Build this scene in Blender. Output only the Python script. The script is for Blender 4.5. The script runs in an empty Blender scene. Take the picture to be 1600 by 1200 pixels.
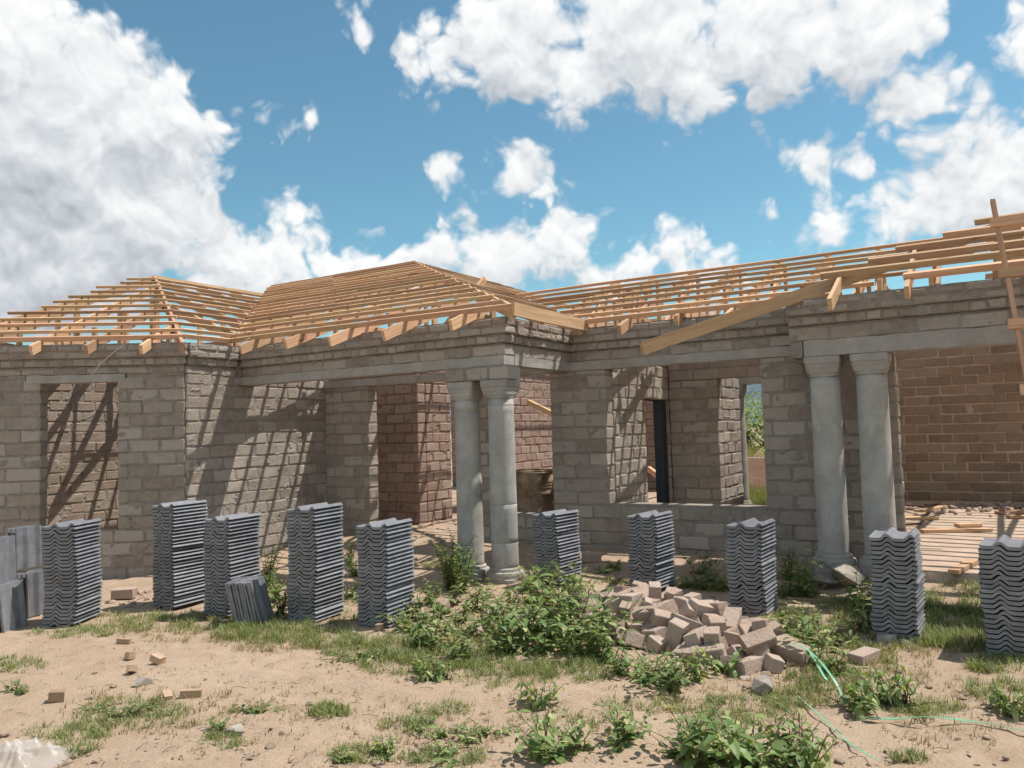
import bpy, bmesh, math, random
from math import sin, cos, pi, radians, sqrt
from mathutils import Vector, Matrix, noise as mnoise

random.seed(7)
S = bpy.context.scene
COL = S.collection
V3 = Vector

# ------------------------------------------------------------------ camera
F, CX, CY, EYE = 1240.0, 800.0, 600.0, 1.65
def cam_dir(x, y): return V3((x - CX, y - CY, F))
UPC = cam_dir(170, -21000).normalized()
XAC = -cam_dir(-1235, 731); XAC = (XAC - UPC * XAC.dot(UPC)).normalized()
YBC = UPC.cross(XAC)
if YBC.z < 0: YBC = -YBC
CAM = V3((0, 0, EYE))
def ray(x, y):
    d = cam_dir(x, y)
    return V3((XAC.dot(d), YBC.dot(d), UPC.dot(d))).normalized()
def on_z(x, y, z=0.0):
    d = ray(x, y); return CAM + d * ((z - EYE) / d.z)
def on_y(x, y, Y):
    d = ray(x, y); return CAM + d * (Y / d.y)
def on_x(x, y, X):
    d = ray(x, y); return CAM + d * (X / d.x)
def proj(p):
    q = p - CAM
    c = XAC * q.x + YBC * q.y + UPC * q.z
    if c.z < .1: return (-9999, -9999, c.z)
    return (CX + F * c.x / c.z, CY + F * c.y / c.z, c.z)

cam_data = bpy.data.cameras.new('camera')
cam_data.sensor_width = 36; cam_data.lens = F / 1600 * 36
cam_data.clip_start = .05; cam_data.clip_end = 20000
cam = bpy.data.objects.new('camera', cam_data); COL.objects.link(cam)
Rx = V3((XAC.x, YBC.x, UPC.x)); Ry = -V3((XAC.y, YBC.y, UPC.y)); Rz = -V3((XAC.z, YBC.z, UPC.z))
M = Matrix((Rx, Ry, Rz)).transposed().to_4x4(); M.translation = CAM
cam.matrix_world = M
S.camera = cam

# ------------------------------------------------------------------ sun, sky, exposure
SUN_AZ, SUN_EL = 48.0, 63.0            # azimuth clockwise from +Y
SUN = V3((sin(radians(SUN_AZ)) * cos(radians(SUN_EL)), cos(radians(SUN_AZ)) * cos(radians(SUN_EL)), sin(radians(SUN_EL))))
sl = bpy.data.lights.new('sun', 'SUN'); sl.energy = 3.7; sl.angle = radians(.53); sl.color = (1, .95, .87)
so = bpy.data.objects.new('sun', sl); COL.objects.link(so)
so.rotation_euler = SUN.to_track_quat('Z', 'Y').to_euler(); so.location = (4, 10, 30)
S.view_settings.view_transform = 'Standard'; S.view_settings.look = 'None'
S.view_settings.exposure = 0.70; S.view_settings.gamma = 1; S.view_settings.use_curve_mapping = False
S.cycles.max_bounces = 6; S.cycles.diffuse_bounces = 3; S.cycles.use_denoising = True; S.cycles.adaptive_threshold = .02; S.cycles.transparent_max_bounces = 12
S.cycles.sample_clamp_indirect = 6

CLOUDS = [  # (px, py, radius px) in the photograph, turned into directions
 (20,60,110),(150,110,90),(60,230,180),(230,190,115),(200,310,140),(290,320,75),(90,400,150),(340,200,42),(300,250,70),
 (430,415,70),(530,425,60),(350,410,85),(620,420,52),(475,385,40),(585,428,56),(650,430,52),(960,440,40),
 (780,405,80),(870,380,66),(925,425,42),(700,400,58),
 (1070,408,54),(1015,416,42),(1125,418,36),(1095,385,30),
 (690,85,66),(800,75,105),(900,115,85),(1000,50,120),(1100,115,85),(1200,60,115),(1320,50,105),(1410,25,70),(770,185,34),(1180,145,50),
 (805,275,52),(850,290,36),(460,325,36),(487,198,26),(690,282,24),(418,174,20),
 (1440,150,60),(1475,205,62),(1575,290,110),(1470,310,75),(1390,345,58),(1295,338,44),(1275,240,42),(1350,262,36),(1598,195,40),(1605,50,50),(1213,340,22),
 (1005,215,24),(560,55,22),
]
SKY_TINT = (.585, .83, .765, 1)
w = bpy.data.worlds.new('World'); S.world = w; w.use_nodes = True
def build_world():
    nt = w.node_tree; nt.nodes.clear(); N, L = nt.nodes.new, nt.links.new
    def math_(op, x, y=None, c=None, clamp=False):
        n = N('ShaderNodeMath'); n.operation = op; n.use_clamp = clamp
        for i, v in enumerate((x, y, c)):
            if v is None: continue
            if isinstance(v, (int, float)): n.inputs[i].default_value = v
            else: L(v, n.inputs[i])
        return n.outputs[0]
    def ss(x, lo, hi, t0=0., t1=1.):
        n = N('ShaderNodeMapRange'); n.interpolation_type = 'SMOOTHSTEP'; L(x, n.inputs[0])
        n.inputs[1].default_value = lo; n.inputs[2].default_value = hi; n.inputs[3].default_value = t0; n.inputs[4].default_value = t1
        return n.outputs[0]
    def noise_(vec, scale, detail, rough):
        n = N('ShaderNodeTexNoise'); n.inputs['Scale'].default_value = scale
        n.inputs['Detail'].default_value = detail; n.inputs['Roughness'].default_value = rough
        L(vec, n.inputs['Vector']); return n
    def vec(op, x, y=None, s=None):
        n = N('ShaderNodeVectorMath'); n.operation = op; L(x, n.inputs[0])
        if y is not None:
            if hasattr(y, 'links'): L(y, n.inputs[1])
            else: n.inputs[1].default_value = y
        if s is not None: n.inputs[3].default_value = s
        return n
    sky = N('ShaderNodeTexSky'); sky.sky_type = 'NISHITA'; sky.sun_disc = False
    sky.sun_elevation = radians(SUN_EL); sky.sun_rotation = radians(SUN_AZ); sky.air_density = 1.0; sky.dust_density = .4; sky.ozone_density = 1.2
    tint = N('ShaderNodeMix'); tint.data_type = 'RGBA'; tint.blend_type = 'MULTIPLY'; tint.inputs[0].default_value = 1
    L(sky.outputs[0], tint.inputs[6]); tint.inputs[7].default_value = SKY_TINT
    d = N('ShaderNodeTexCoord').outputs['Generated']
    patch = noise_(d, 7, 2, .5).outputs['Fac']
    def shade(dens, m, light, soft):
        alpha = ss(dens, -.05, soft)
        lum = math_('ADD', light, math_('MULTIPLY_ADD', patch, .4, -.2))
        lum = math_('SUBTRACT', lum, ss(m, .5, 2.6, 0, .30), None, True)
        ramp = N('ShaderNodeValToRGB'); L(lum, ramp.inputs[0])
        e = ramp.color_ramp.elements; e[0].position = .0; e[0].color = (2.6, 2.8, 3.1, 1); e[1].position = 1; e[1].color = (6.1, 6.15, 6.15, 1)
        x = e.new(.45); x.color = (4.0, 4.25, 4.5, 1); x = e.new(.75); x.color = (5.3, 5.45, 5.55, 1)
        mix = N('ShaderNodeMix'); mix.data_type = 'RGBA'; L(alpha, mix.inputs[0]); L(tint.outputs[2], mix.inputs[6]); L(ramp.outputs[0], mix.inputs[7])
        bg = N('ShaderNodeBackground'); L(mix.outputs[2], bg.inputs[0]); bg.inputs[1].default_value = .1
        return bg
    # broken cumulus all round
    g1 = noise_(d, 2.6, 6, .52)
    gm = math_('MULTIPLY_ADD', g1.outputs['Fac'], 9.0, -4.6)
    bg_a = shade(gm, gm, math_('MULTIPLY_ADD', patch, .1, .80), .4)
    # the cumulus in front: masses where the photograph has them, edges and puffs from noise
    warp = vec('SCALE', vec('SUBTRACT', noise_(d, 10, 3, .55).outputs['Color'], (.5, .5, .5)).outputs[0], None, .07)
    dw = vec('ADD', d, warp.outputs[0]).outputs[0]
    def mass(v, rmin=0):
        m = None
        for (px, py, r) in CLOUDS:
            if r < rmin: continue
            c = ray(px, py); ang = r * 1.07 / F * c.dot(ray(800, 600))
            k = math_('MULTIPLY_ADD', vec('DISTANCE', v, c).outputs['Value'], -20.0, ang * 20.0)
            m = k if m is None else math_('SMOOTH_MAX', m, k, .25)
        return m
    up = V3((SUN.x * .4 - .1, SUN.y * .4, .9)).normalized()
    m = mass(dw); m2 = mass(vec('ADD', dw, up * .065).outputs[0], 44)
    def fbm(v):
        a = math_('MULTIPLY_ADD', noise_(v, 15, 7, .58).outputs['Fac'], 1.9, -.95)
        vo = N('ShaderNodeTexVoronoi'); vo.inputs['Scale'].default_value = 26; vo.inputs['Detail'].default_value = 2; vo.inputs['Roughness'].default_value = .55; L(v, vo.inputs['Vector'])
        return math_('ADD', a, math_('MULTIPLY_ADD', vo.outputs['Distance'], -.75, .70))
    f0 = fbm(dw); f1 = fbm(vec('ADD', dw, up * .014).outputs[0])
    rel = math_('MULTIPLY_ADD', math_('SUBTRACT', f0, f1), .46, .56)
    tops = math_('MAXIMUM', math_('MINIMUM', math_('SUBTRACT', m, m2), 1.1), -1.1)
    bg_b = shade(math_('ADD', m, f0), m, math_('MULTIPLY_ADD', tops, .34, rel), .55)
    mixs = N('ShaderNodeMixShader'); out = N('ShaderNodeOutputWorld')
    L(ss(vec('DISTANCE', d, ray(800, 330)).outputs['Value'], .68, .90), mixs.inputs[0])
    L(bg_b.outputs[0], mixs.inputs[1]); L(bg_a.outputs[0], mixs.inputs[2]); L(mixs.outputs[0], out.inputs[0])
build_world()

# ------------------------------------------------------------------ material helpers
def new_mat(name):
    m = bpy.data.materials.new(name); m.use_nodes = True
    nt = m.node_tree; b = nt.nodes['Principled BSDF']
    return m, nt, b
def nd(nt, t, **kw):
    n = nt.nodes.new(t)
    for k, v in kw.items():
        if hasattr(n, k): setattr(n, k, v)
        else: n.inputs[k.replace('_', ' ')].default_value = v
    return n
def mixc(nt, fac, a, b, blend='MIX'):
    n = nt.nodes.new('ShaderNodeMix'); n.data_type = 'RGBA'; n.blend_type = blend
    for s, v in ((0, fac), (6, a), (7, b)):
        if isinstance(v, (int, float)): n.inputs[s].default_value = v
        elif isinstance(v, tuple): n.inputs[s].default_value = v if len(v) == 4 else v + (1,)
        else: nt.links.new(v, n.inputs[s])
    return n.outputs[2]
def mth(nt, op, a, b=None, c=None, clamp=False):
    n = nt.nodes.new('ShaderNodeMath'); n.operation = op; n.use_clamp = clamp
    for i, v in enumerate((a, b, c)):
        if v is None: continue
        if isinstance(v, (int, float)): n.inputs[i].default_value = v
        else: nt.links.new(v, n.inputs[i])
    return n.outputs[0]
def noi(nt, vec, scale, detail=4, rough=.55, dist=0.0):
    n = nt.nodes.new('ShaderNodeTexNoise'); n.inputs['Scale'].default_value = scale; n.inputs['Detail'].default_value = detail
    n.inputs['Roughness'].default_value = rough; n.inputs['Distortion'].default_value = dist
    if vec is not None: nt.links.new(vec, n.inputs['Vector'])
    return n.outputs['Fac']
def rng(nt, v, a, b, c=0., d=1.):
    n = nt.nodes.new('ShaderNodeMapRange'); nt.links.new(v, n.inputs[0])
    n.inputs[1].default_value = a; n.inputs[2].default_value = b; n.inputs[3].default_value = c; n.inputs[4].default_value = d
    return n.outputs[0]
def bump(nt, b, hgt, strength, dist=.01, prev=None):
    n = nt.nodes.new('ShaderNodeBump'); n.inputs['Strength'].default_value = strength; n.inputs['Distance'].default_value = dist
    nt.links.new(hgt, n.inputs['Height'])
    if prev: nt.links.new(prev, n.inputs['Normal'])
    nt.links.new(n.outputs[0], b.inputs['Normal']); return n.outputs[0]
def world_pos(nt): return nt.nodes.new('ShaderNodeNewGeometry').outputs['Position']
def tone_of(nt):
    at = nt.nodes.new('ShaderNodeAttribute'); at.attribute_name = 'tone'
    oi = nt.nodes.new('ShaderNodeObjectInfo')
    s = mth(nt, 'ADD', at.outputs['Fac'], oi.outputs['Random'])
    return mth(nt, 'FRACT', s)

def mat_brick(name, c0, c1, c2, rough=.95):
    m, nt, b = new_mat(name); P = world_pos(nt); t = tone_of(nt)
    r = nt.nodes.new('ShaderNodeValToRGB'); nt.links.new(t, r.inputs[0])
    e = r.color_ramp.elements; e[0].color = c0 + (1,); e[1].color = c2 + (1,); x = e.new(.55); x.color = c1 + (1,)
    n1 = noi(nt, P, 9, 5, .65); n2 = noi(nt, P, 90, 4, .7)
    col = mixc(nt, mth(nt, 'MULTIPLY', rng(nt, n1, .3, .72), .55), r.outputs[0], tuple(min(1, v * 1.45) for v in c1))
    col = mixc(nt, rng(nt, n2, .35, .75, .0, .45), col, tuple(v * .5 for v in c1))
    stain = noi(nt, P, 1.3, 5, .6)
    col = mixc(nt, rng(nt, stain, .52, .75, 0, .4), col, tuple(v * .62 for v in c0))
    nt.links.new(col, b.inputs['Base Color']); b.inputs['Roughness'].default_value = rough; b.inputs['Specular IOR Level'].default_value = .15
    h = mth(nt, 'ADD', mth(nt, 'MULTIPLY', noi(nt, P, 38, 6, .7), 1.0), mth(nt, 'MULTIPLY', noi(nt, P, 170, 3, .6), .35))
    bump(nt, b, h, 1.0, .018)
    return m
def mat_mortar(name, c0, c1):
    m, nt, b = new_mat(name); P = world_pos(nt)
    n1 = noi(nt, P, 5, 6, .65); n2 = noi(nt, P, 60, 4, .7)
    col = mixc(nt, rng(nt, n1, .35, .68), c0, c1)
    col = mixc(nt, rng(nt, n2, .35, .7, 0, .5), col, tuple(v * .55 for v in c0))
    nt.links.new(col, b.inputs['Base Color']); b.inputs['Roughness'].default_value = .97; b.inputs['Specular IOR Level'].default_value = .1
    bump(nt, b, mth(nt, 'ADD', noi(nt, P, 26, 7, .72), mth(nt, 'MULTIPLY', noi(nt, P, 150, 3, .6), .3)), 1.0, .02)
    return m
def mat_concrete(name, c0, c1, streak=True):
    m, nt, b = new_mat(name); P = world_pos(nt)
    n1 = noi(nt, P, 3.5, 6, .6)
    mp = nt.nodes.new('ShaderNodeMapping'); nt.links.new(P, mp.inputs[0]); mp.inputs['Scale'].default_value = (3, 3, 45)
    n2 = noi(nt, mp.outputs[0], 1, 4, .6); n3 = noi(nt, P, 120, 3, .6)
    col = mixc(nt, rng(nt, n1, .3, .7), c0, c1)
    col = mixc(nt, rng(nt, n2, .45, .8, 0, .22), col, tuple(v * .7 for v in c0))
    col = mixc(nt, rng(nt, n3, .5, .75, 0, .35), col, tuple(v * .5 for v in c0))
    mp2 = nt.nodes.new('ShaderNodeMapping'); nt.links.new(P, mp2.inputs[0]); mp2.inputs['Scale'].default_value = (5, 5, 3)
    col = mixc(nt, rng(nt, noi(nt, mp2.outputs[0], 1, 6, .7), .5, .72, 0, .4), col, tuple(min(1, v * 1.35) for v in c1))
    nt.links.new(col, b.inputs['Base Color']); b.inputs['Roughness'].default_value = .9; b.inputs['Specular IOR Level'].default_value = .2
    bump(nt, b, mth(nt, 'ADD', mth(nt, 'MULTIPLY', n2, .4), mth(nt, 'ADD', n3, mth(nt, 'MULTIPLY', n1, .8))), .8, .010)
    return m
def mat_wood(name, c0, c1, c2):
    m, nt, b = new_mat(name)
    tc = nt.nodes.new('ShaderNodeTexCoord'); oi = nt.nodes.new('ShaderNodeObjectInfo')
    add = nt.nodes.new('ShaderNodeVectorMath'); add.operation = 'ADD'
    sc = nt.nodes.new('ShaderNodeVectorMath'); sc.operation = 'SCALE'; sc.inputs[0].default_value = (13, 7, 5); nt.links.new(oi.outputs['Random'], sc.inputs[3])
    nt.links.new(tc.outputs['Object'], add.inputs[0]); nt.links.new(sc.outputs[0], add.inputs[1])
    mp = nt.nodes.new('ShaderNodeMapping'); nt.links.new(add.outputs[0], mp.inputs[0]); mp.inputs['Scale'].default_value = (1.2, 42, 42)
    g = noi(nt, mp.outputs[0], 1, 5, .6, .6)
    mp2 = nt.nodes.new('ShaderNodeMapping'); nt.links.new(add.outputs[0], mp2.inputs[0]); mp2.inputs['Scale'].default_value = (2.6, 11, 11)
    k = noi(nt, mp2.outputs[0], 1, 2, .5)
    col = mixc(nt, rng(nt, g, .3, .7), c0, c1)
    col = mixc(nt, rng(nt, k, .66, .74, 0, .8), col, c2)
    hv = nt.nodes.new('ShaderNodeHueSaturation'); nt.links.new(col, hv.inputs['Color'])
    nt.links.new(rng(nt, oi.outputs['Random'], 0, 1, .62, 1.12), hv.inputs['Value'])
    nt.links.new(rng(nt, mth(nt, 'FRACT', mth(nt, 'MULTIPLY', oi.outputs['Random'], 7.3)), 0, 1, .485, .505), hv.inputs['Hue'])
    nt.links.new(hv.outputs[0], b.inputs['Base Color']); b.inputs['Roughness'].default_value = .72; b.inputs['Specular IOR Level'].default_value = .25
    bump(nt, b, g, .3, .004)
    return m
def mat_simple(name, c, rough=.8, nscale=20, var=.35, bmp=.3, metal=0.0, spec=.3, c2=None):
    m, nt, b = new_mat(name); P = world_pos(nt); oi = nt.nodes.new('ShaderNodeObjectInfo')
    n = noi(nt, P, nscale, 5, .65)
    col = mixc(nt, rng(nt, n, .3, .7), tuple(v * (1 - var) for v in c), c2 or tuple(min(1, v * (1 + var)) for v in c))
    hv = nt.nodes.new('ShaderNodeHueSaturation'); nt.links.new(col, hv.inputs['Color']); nt.links.new(rng(nt, oi.outputs['Random'], 0, 1, .78, 1.18), hv.inputs['Value'])
    nt.links.new(hv.outputs[0], b.inputs['Base Color'])
    b.inputs['Roughness'].default_value = rough; b.inputs['Metallic'].default_value = metal; b.inputs['Specular IOR Level'].default_value = spec
    bump(nt, b, noi(nt, P, nscale * 3, 5, .65), bmp, .006)
    return m
def mat_leaf(name, c0, c1, c2):
    m, nt, b = new_mat(name); at = nt.nodes.new('ShaderNodeAttribute'); at.attribute_name = 'tone'; oi = nt.nodes.new('ShaderNodeObjectInfo')
    r = nt.nodes.new('ShaderNodeValToRGB'); nt.links.new(at.outputs['Fac'], r.inputs[0])
    e = r.color_ramp.elements; e[0].color = c0 + (1,); e[1].color = c2 + (1,); x = e.new(.6); x.color = c1 + (1,)
    hv = nt.nodes.new('ShaderNodeHueSaturation'); nt.links.new(r.outputs[0], hv.inputs['Color'])
    nt.links.new(rng(nt, oi.outputs['Random'], 0, 1, .8, 1.15), hv.inputs['Value']); nt.links.new(rng(nt, oi.outputs['Random'], 0, 1, .485, .51), hv.inputs['Hue'])
    nt.links.new(hv.outputs[0], b.inputs['Base Color']); b.inputs['Roughness'].default_value = .5; b.inputs['Specular IOR Level'].default_value = .35
    tr = nt.nodes.new('ShaderNodeBsdfTranslucent'); nt.links.new(mixc(nt, 1.0, hv.outputs[0], (1.2, 1.3, .5), 'MULTIPLY'), tr.inputs[0])
    mx = nt.nodes.new('ShaderNodeMixShader'); mx.inputs[0].default_value = .38
    out = nt.nodes['Material Output']; nt.links.new(b.outputs[0], mx.inputs[1]); nt.links.new(tr.outputs[0], mx.inputs[2]); nt.links.new(mx.outputs[0], out.inputs[0])
    return m

MAT = {}
MAT['grey'] = mat_brick('grey_brick', (.25, .205, .168), (.375, .322, .274), (.48, .428, .378))
MAT['brown'] = mat_brick('brown_brick', (.215, .16, .122), (.32, .23, .162), (.35, .28, .225))
MAT['bounce_red'] = mat_brick('bounce_red_brick', (.27, .185, .15), (.335, .24, .195), (.40, .315, .265))  # grey brick with reddish bounced light of the rooms painted into its colour
MAT['tan'] = mat_brick('tan_brick', (.26, .20, .16), (.33, .26, .21), (.40, .33, .28))
MAT['pile'] = mat_brick('loose_brick', (.37, .27, .21), (.45, .34, .275), (.50, .40, .335))
MAT['m_grey'] = mat_mortar('grey_mortar', (.28, .245, .212), (.40, .355, .312))
MAT['m_brown'] = mat_mortar('pink_mortar', (.50, .39, .315), (.60, .48, .395))
MAT['m_bounce_red'] = mat_mortar('bounce_red_mortar', (.24, .155, .12), (.31, .22, .17))  # mortar of the same walls, tinted with the same bounced light
MAT['conc'] = mat_concrete('cast_concrete', (.31, .285, .255), (.41, .385, .355))
MAT['column'] = mat_concrete('column_concrete', (.33, .31, .285), (.49, .47, .44))
MAT['slab'] = mat_concrete('dusty_slab', (.40, .29, .21), (.52, .40, .31), False)
MAT['wood'] = mat_wood('pine', (.50, .295, .155), (.69, .465, .28), (.28, .12, .055))
MAT['clod'] = mat_simple('soil_clod', (.33, .25, .185), .95, 12, .3, .6)
MAT['oldwood'] = mat_wood('weathered_pine', (.36, .25, .155), (.52, .39, .255), (.20, .12, .07))
MAT['tile'] = mat_simple('slate_tile', (.18, .183, .20), .36, 11, .25, .2, 0, .6)
MAT['steel'] = mat_simple('dark_steel', (.018, .022, .032), .45, 12, .3, .1, .0, .5)
MAT['rust'] = mat_simple('rusty_steel', (.36, .18, .10), .8, 7, .55, .4, .0, .3, (.40, .30, .21))
MAT['rock'] = mat_simple('grey_rock', (.30, .26, .22), .95, 9, .4, .9)
MAT['leaf'] = mat_leaf('weed_leaf', (.10, .155, .048), (.20, .27, .095), (.44, .45, .21))
MAT['grass'] = mat_leaf('grass_blade', (.13, .16, .055), (.23, .26, .11), (.45, .41, .23))
MAT['dry'] = mat_leaf('dry_blade', (.22, .17, .08), (.34, .28, .14), (.45, .38, .22))
MAT['stem'] = mat_simple('weed_stem', (.15, .13, .06), .8, 30, .3, .1)
MAT['bark'] = mat_simple('bark', (.12, .09, .06), .95, 14, .4, .8)
MAT['strap'] = mat_simple('green_strap', (.17, .42, .25), .4, 30, .12, .05, 0, .5)
MAT['wire'] = mat_simple('pale_wire', (.55, .48, .40), .6, 30, .1, .0)

# ------------------------------------------------------------------ mesh helpers
class MB:
    def __init__(s): s.v, s.f, s.t = [], [], []
    def add(s, v, f, tone=0.0):
        o = len(s.v); s.v += [tuple(p) for p in v]
        for q in f: s.f.append([i + o for i in q]); s.t.append(tone)
    def mesh(s, name, smooth=False):
        me = bpy.data.meshes.new(name); me.from_pydata(s.v, [], s.f)
        if any(s.t):
            a = me.attributes.new('tone', 'FLOAT', 'FACE'); a.data.foreach_set('value', s.t)
        if smooth: me.polygons.foreach_set('use_smooth', [True] * len(me.polygons))
        me.update(); return me
def empty(name, loc=(0, 0, 0)):
    o = bpy.data.objects.new(name, None); o.location = loc; o.empty_display_size = .2; COL.objects.link(o); return o
def put(name, me, mat=None, parent=None, mw=None):
    o = bpy.data.objects.new(name, me); COL.objects.link(o)
    if mat is not None:
        if not me.materials: me.materials.append(MAT[mat] if isinstance(mat, str) else mat)
    if mw is not None: o.matrix_basis = mw
    if parent is not None:
        o.parent = parent
        if parent.parent is None and parent.type == 'EMPTY': o.matrix_parent_inverse = Matrix.Translation(-parent.location)
    return o
def tag(o, label, cat, group=None, kind=None):
    o['label'] = label; o['category'] = cat; o['kind'] = 'thing'
    if group: o['group'] = group
    if kind: o['kind'] = kind
    return o
BOXF = [(0, 3, 2, 1), (4, 5, 6, 7), (0, 1, 5, 4), (1, 2, 6, 5), (2, 3, 7, 6), (3, 0, 4, 7)]
def boxv(x0, x1, y0, y1, z0, z1):
    return [(x0, y0, z0), (x1, y0, z0), (x1, y1, z0), (x0, y1, z0), (x0, y0, z1), (x1, y0, z1), (x1, y1, z1), (x0, y1, z1)]
def chamfer_box(l, t, h, c, jit, rnd):
    """box centred on the origin with chamfered edges and uneven corners: 24 verts"""
    X, Y, Z = l / 2, t / 2, h / 2
    v, idx = [], {}
    for sx in (-1, 1):
        for sy in (-1, 1):
            for sz in (-1, 1):
                j = V3((rnd.uniform(-jit, jit), rnd.uniform(-jit, jit), rnd.uniform(-jit, jit))); cc = c * rnd.uniform(.6, 1.6)
                for ax in range(3):
                    p = V3((sx * (X - cc), sy * (Y - cc), sz * (Z - cc))); p[ax] = (sx * X, sy * Y, sz * Z)[ax]
                    idx[(sx, sy, sz, ax)] = len(v); v.append(tuple(p + j))
    f = []
    for ax in range(3):
        o1, o2 = [a for a in range(3) if a != ax]
        for s in (-1, 1):
            q = []
            for a, b in ((-1, -1), (1, -1), (1, 1), (-1, 1)):
                k = [0, 0, 0]; k[ax] = s; k[o1] = a; k[o2] = b; q.append(idx[(k[0], k[1], k[2], ax)])
            f.append(q)
    for ax in range(3):      # edge strips along axis ax
        o1, o2 = [a for a in range(3) if a != ax]
        for a in (-1, 1):
            for b in (-1, 1):
                k0 = [0, 0, 0]; k0[ax] = -1; k0[o1] = a; k0[o2] = b; k1 = list(k0); k1[ax] = 1
                f.append([idx[tuple(k0) + (o1,)], idx[tuple(k1) + (o1,)], idx[tuple(k1) + (o2,)], idx[tuple(k0) + (o2,)]])
    for sx in (-1, 1):
        for sy in (-1, 1):
            for sz in (-1, 1): f.append([idx[(sx, sy, sz, a)] for a in range(3)])
    # make all faces point outwards
    out = []
    for q in f:
        pts = [V3(v[i]) for i in q]; n = (pts[1] - pts[0]).cross(pts[2] - pts[0]); cen = sum(pts, V3()) / len(pts)
        out.append(q if n.dot(cen) > 0 else q[::-1])
    return v, out
def frame_mat(org, xdir, zhint=V3((0, 0, 1))):
    x = xdir.normalized(); y = zhint.cross(x).normalized(); z = x.cross(y)
    m = Matrix((x, y, z)).transposed().to_4x4(); m.translation = org; return m
def beam(name, p0, p1, w, h, parent, mat='wood', zhint=V3((0, 0, 1)), jit=.003):
    """timber from p0 to p1, length on local X, width w on Y, depth h on Z"""
    p0, p1 = V3(p0), V3(p1); L = (p1 - p0).length; n = 1 if L < 1.2 else (3 if L < 3 else 5)
    by, bz = random.uniform(-.004, .004) * L, random.uniform(-.0025, .0025) * L
    v, f = [], []
    for i in range(n + 1):
        t = i / n; x = (t - .5) * L; k = 4 * t * (1 - t); wob = random.uniform(-1, 1) * jit if 0 < i < n else 0
        for a, b in ((-1, -1), (1, -1), (1, 1), (-1, 1)):
            v.append((x + (random.uniform(-jit, jit) * 2 if i in (0, n) else 0), a * w / 2 + by * k + wob + random.uniform(-jit, jit) * .5, b * h / 2 + bz * k + wob + random.uniform(-jit, jit) * .5))
    for i in range(n):
        o = i * 4
        for k in range(4): f.append((o + k, o + (k + 1) % 4, o + 4 + (k + 1) % 4, o + 4 + k)[::-1])
    f.append((0, 1, 2, 3)); f.append((n * 4 + 3, n * 4 + 2, n * 4 + 1, n * 4))
    mb = MB(); mb.add(v, f)
    return put(name, mb.mesh(name), mat, parent, frame_mat((p0 + p1) / 2, p1 - p0, zhint))
def lathe(mb, prof, n=28, square=None, tone=0):
    """profile of (radius, z[, squareness]) turned about Z"""
    rows = []
    for q in prof:
        r, z = q[0], q[1]; sq = q[2] if len(q) > 2 else 0
        row = []
        for i in range(n):
            a = 2 * pi * (i + .5) / n; c, s = cos(a), sin(a)
            k = 1 / max(abs(c), abs(s)); rr = r * ((1 - sq) + sq * k)
            row.append((rr * c, rr * s, z))
        rows.append(row)
    v = [p for r in rows for p in r]; f = []
    for j in range(len(rows) - 1):
        for i in range(n):
            a = j * n + i; b = j * n + (i + 1) % n; f.append((a, b, b + n, a + n))
    f.append(tuple(range(n))[::-1]); f.append(tuple((len(rows) - 1) * n + i for i in range(n)))
    mb.add(v, f, tone)
def tube(mb, pts, r0, r1=None, n=5, tone=0):
    r1 = r0 if r1 is None else r1; pts = [V3(p) for p in pts]; rows = []
    for i, p in enumerate(pts):
        d = (pts[min(i + 1, len(pts) - 1)] - pts[max(i - 1, 0)]).normalized()
        u = d.orthogonal().normalized(); w_ = d.cross(u); r = r0 + (r1 - r0) * i / max(1, len(pts) - 1)
        rows.append([p + (u * cos(2 * pi * k / n) + w_ * sin(2 * pi * k / n)) * r for k in range(n)])
    v = [q for r in rows for q in r]; f = []
    for j in range(len(rows) - 1):
        for k in range(n): f.append((j * n + k, j * n + (k + 1) % n, (j + 1) * n + (k + 1) % n, (j + 1) * n + k))
    f.append(tuple(range(n))[::-1]); f.append(tuple((len(rows) - 1) * n + k for k in range(n)))
    mb.add(v, f, tone)
def smooth01(x): x = max(0., min(1., x)); return x * x * (3 - 2 * x)

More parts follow.
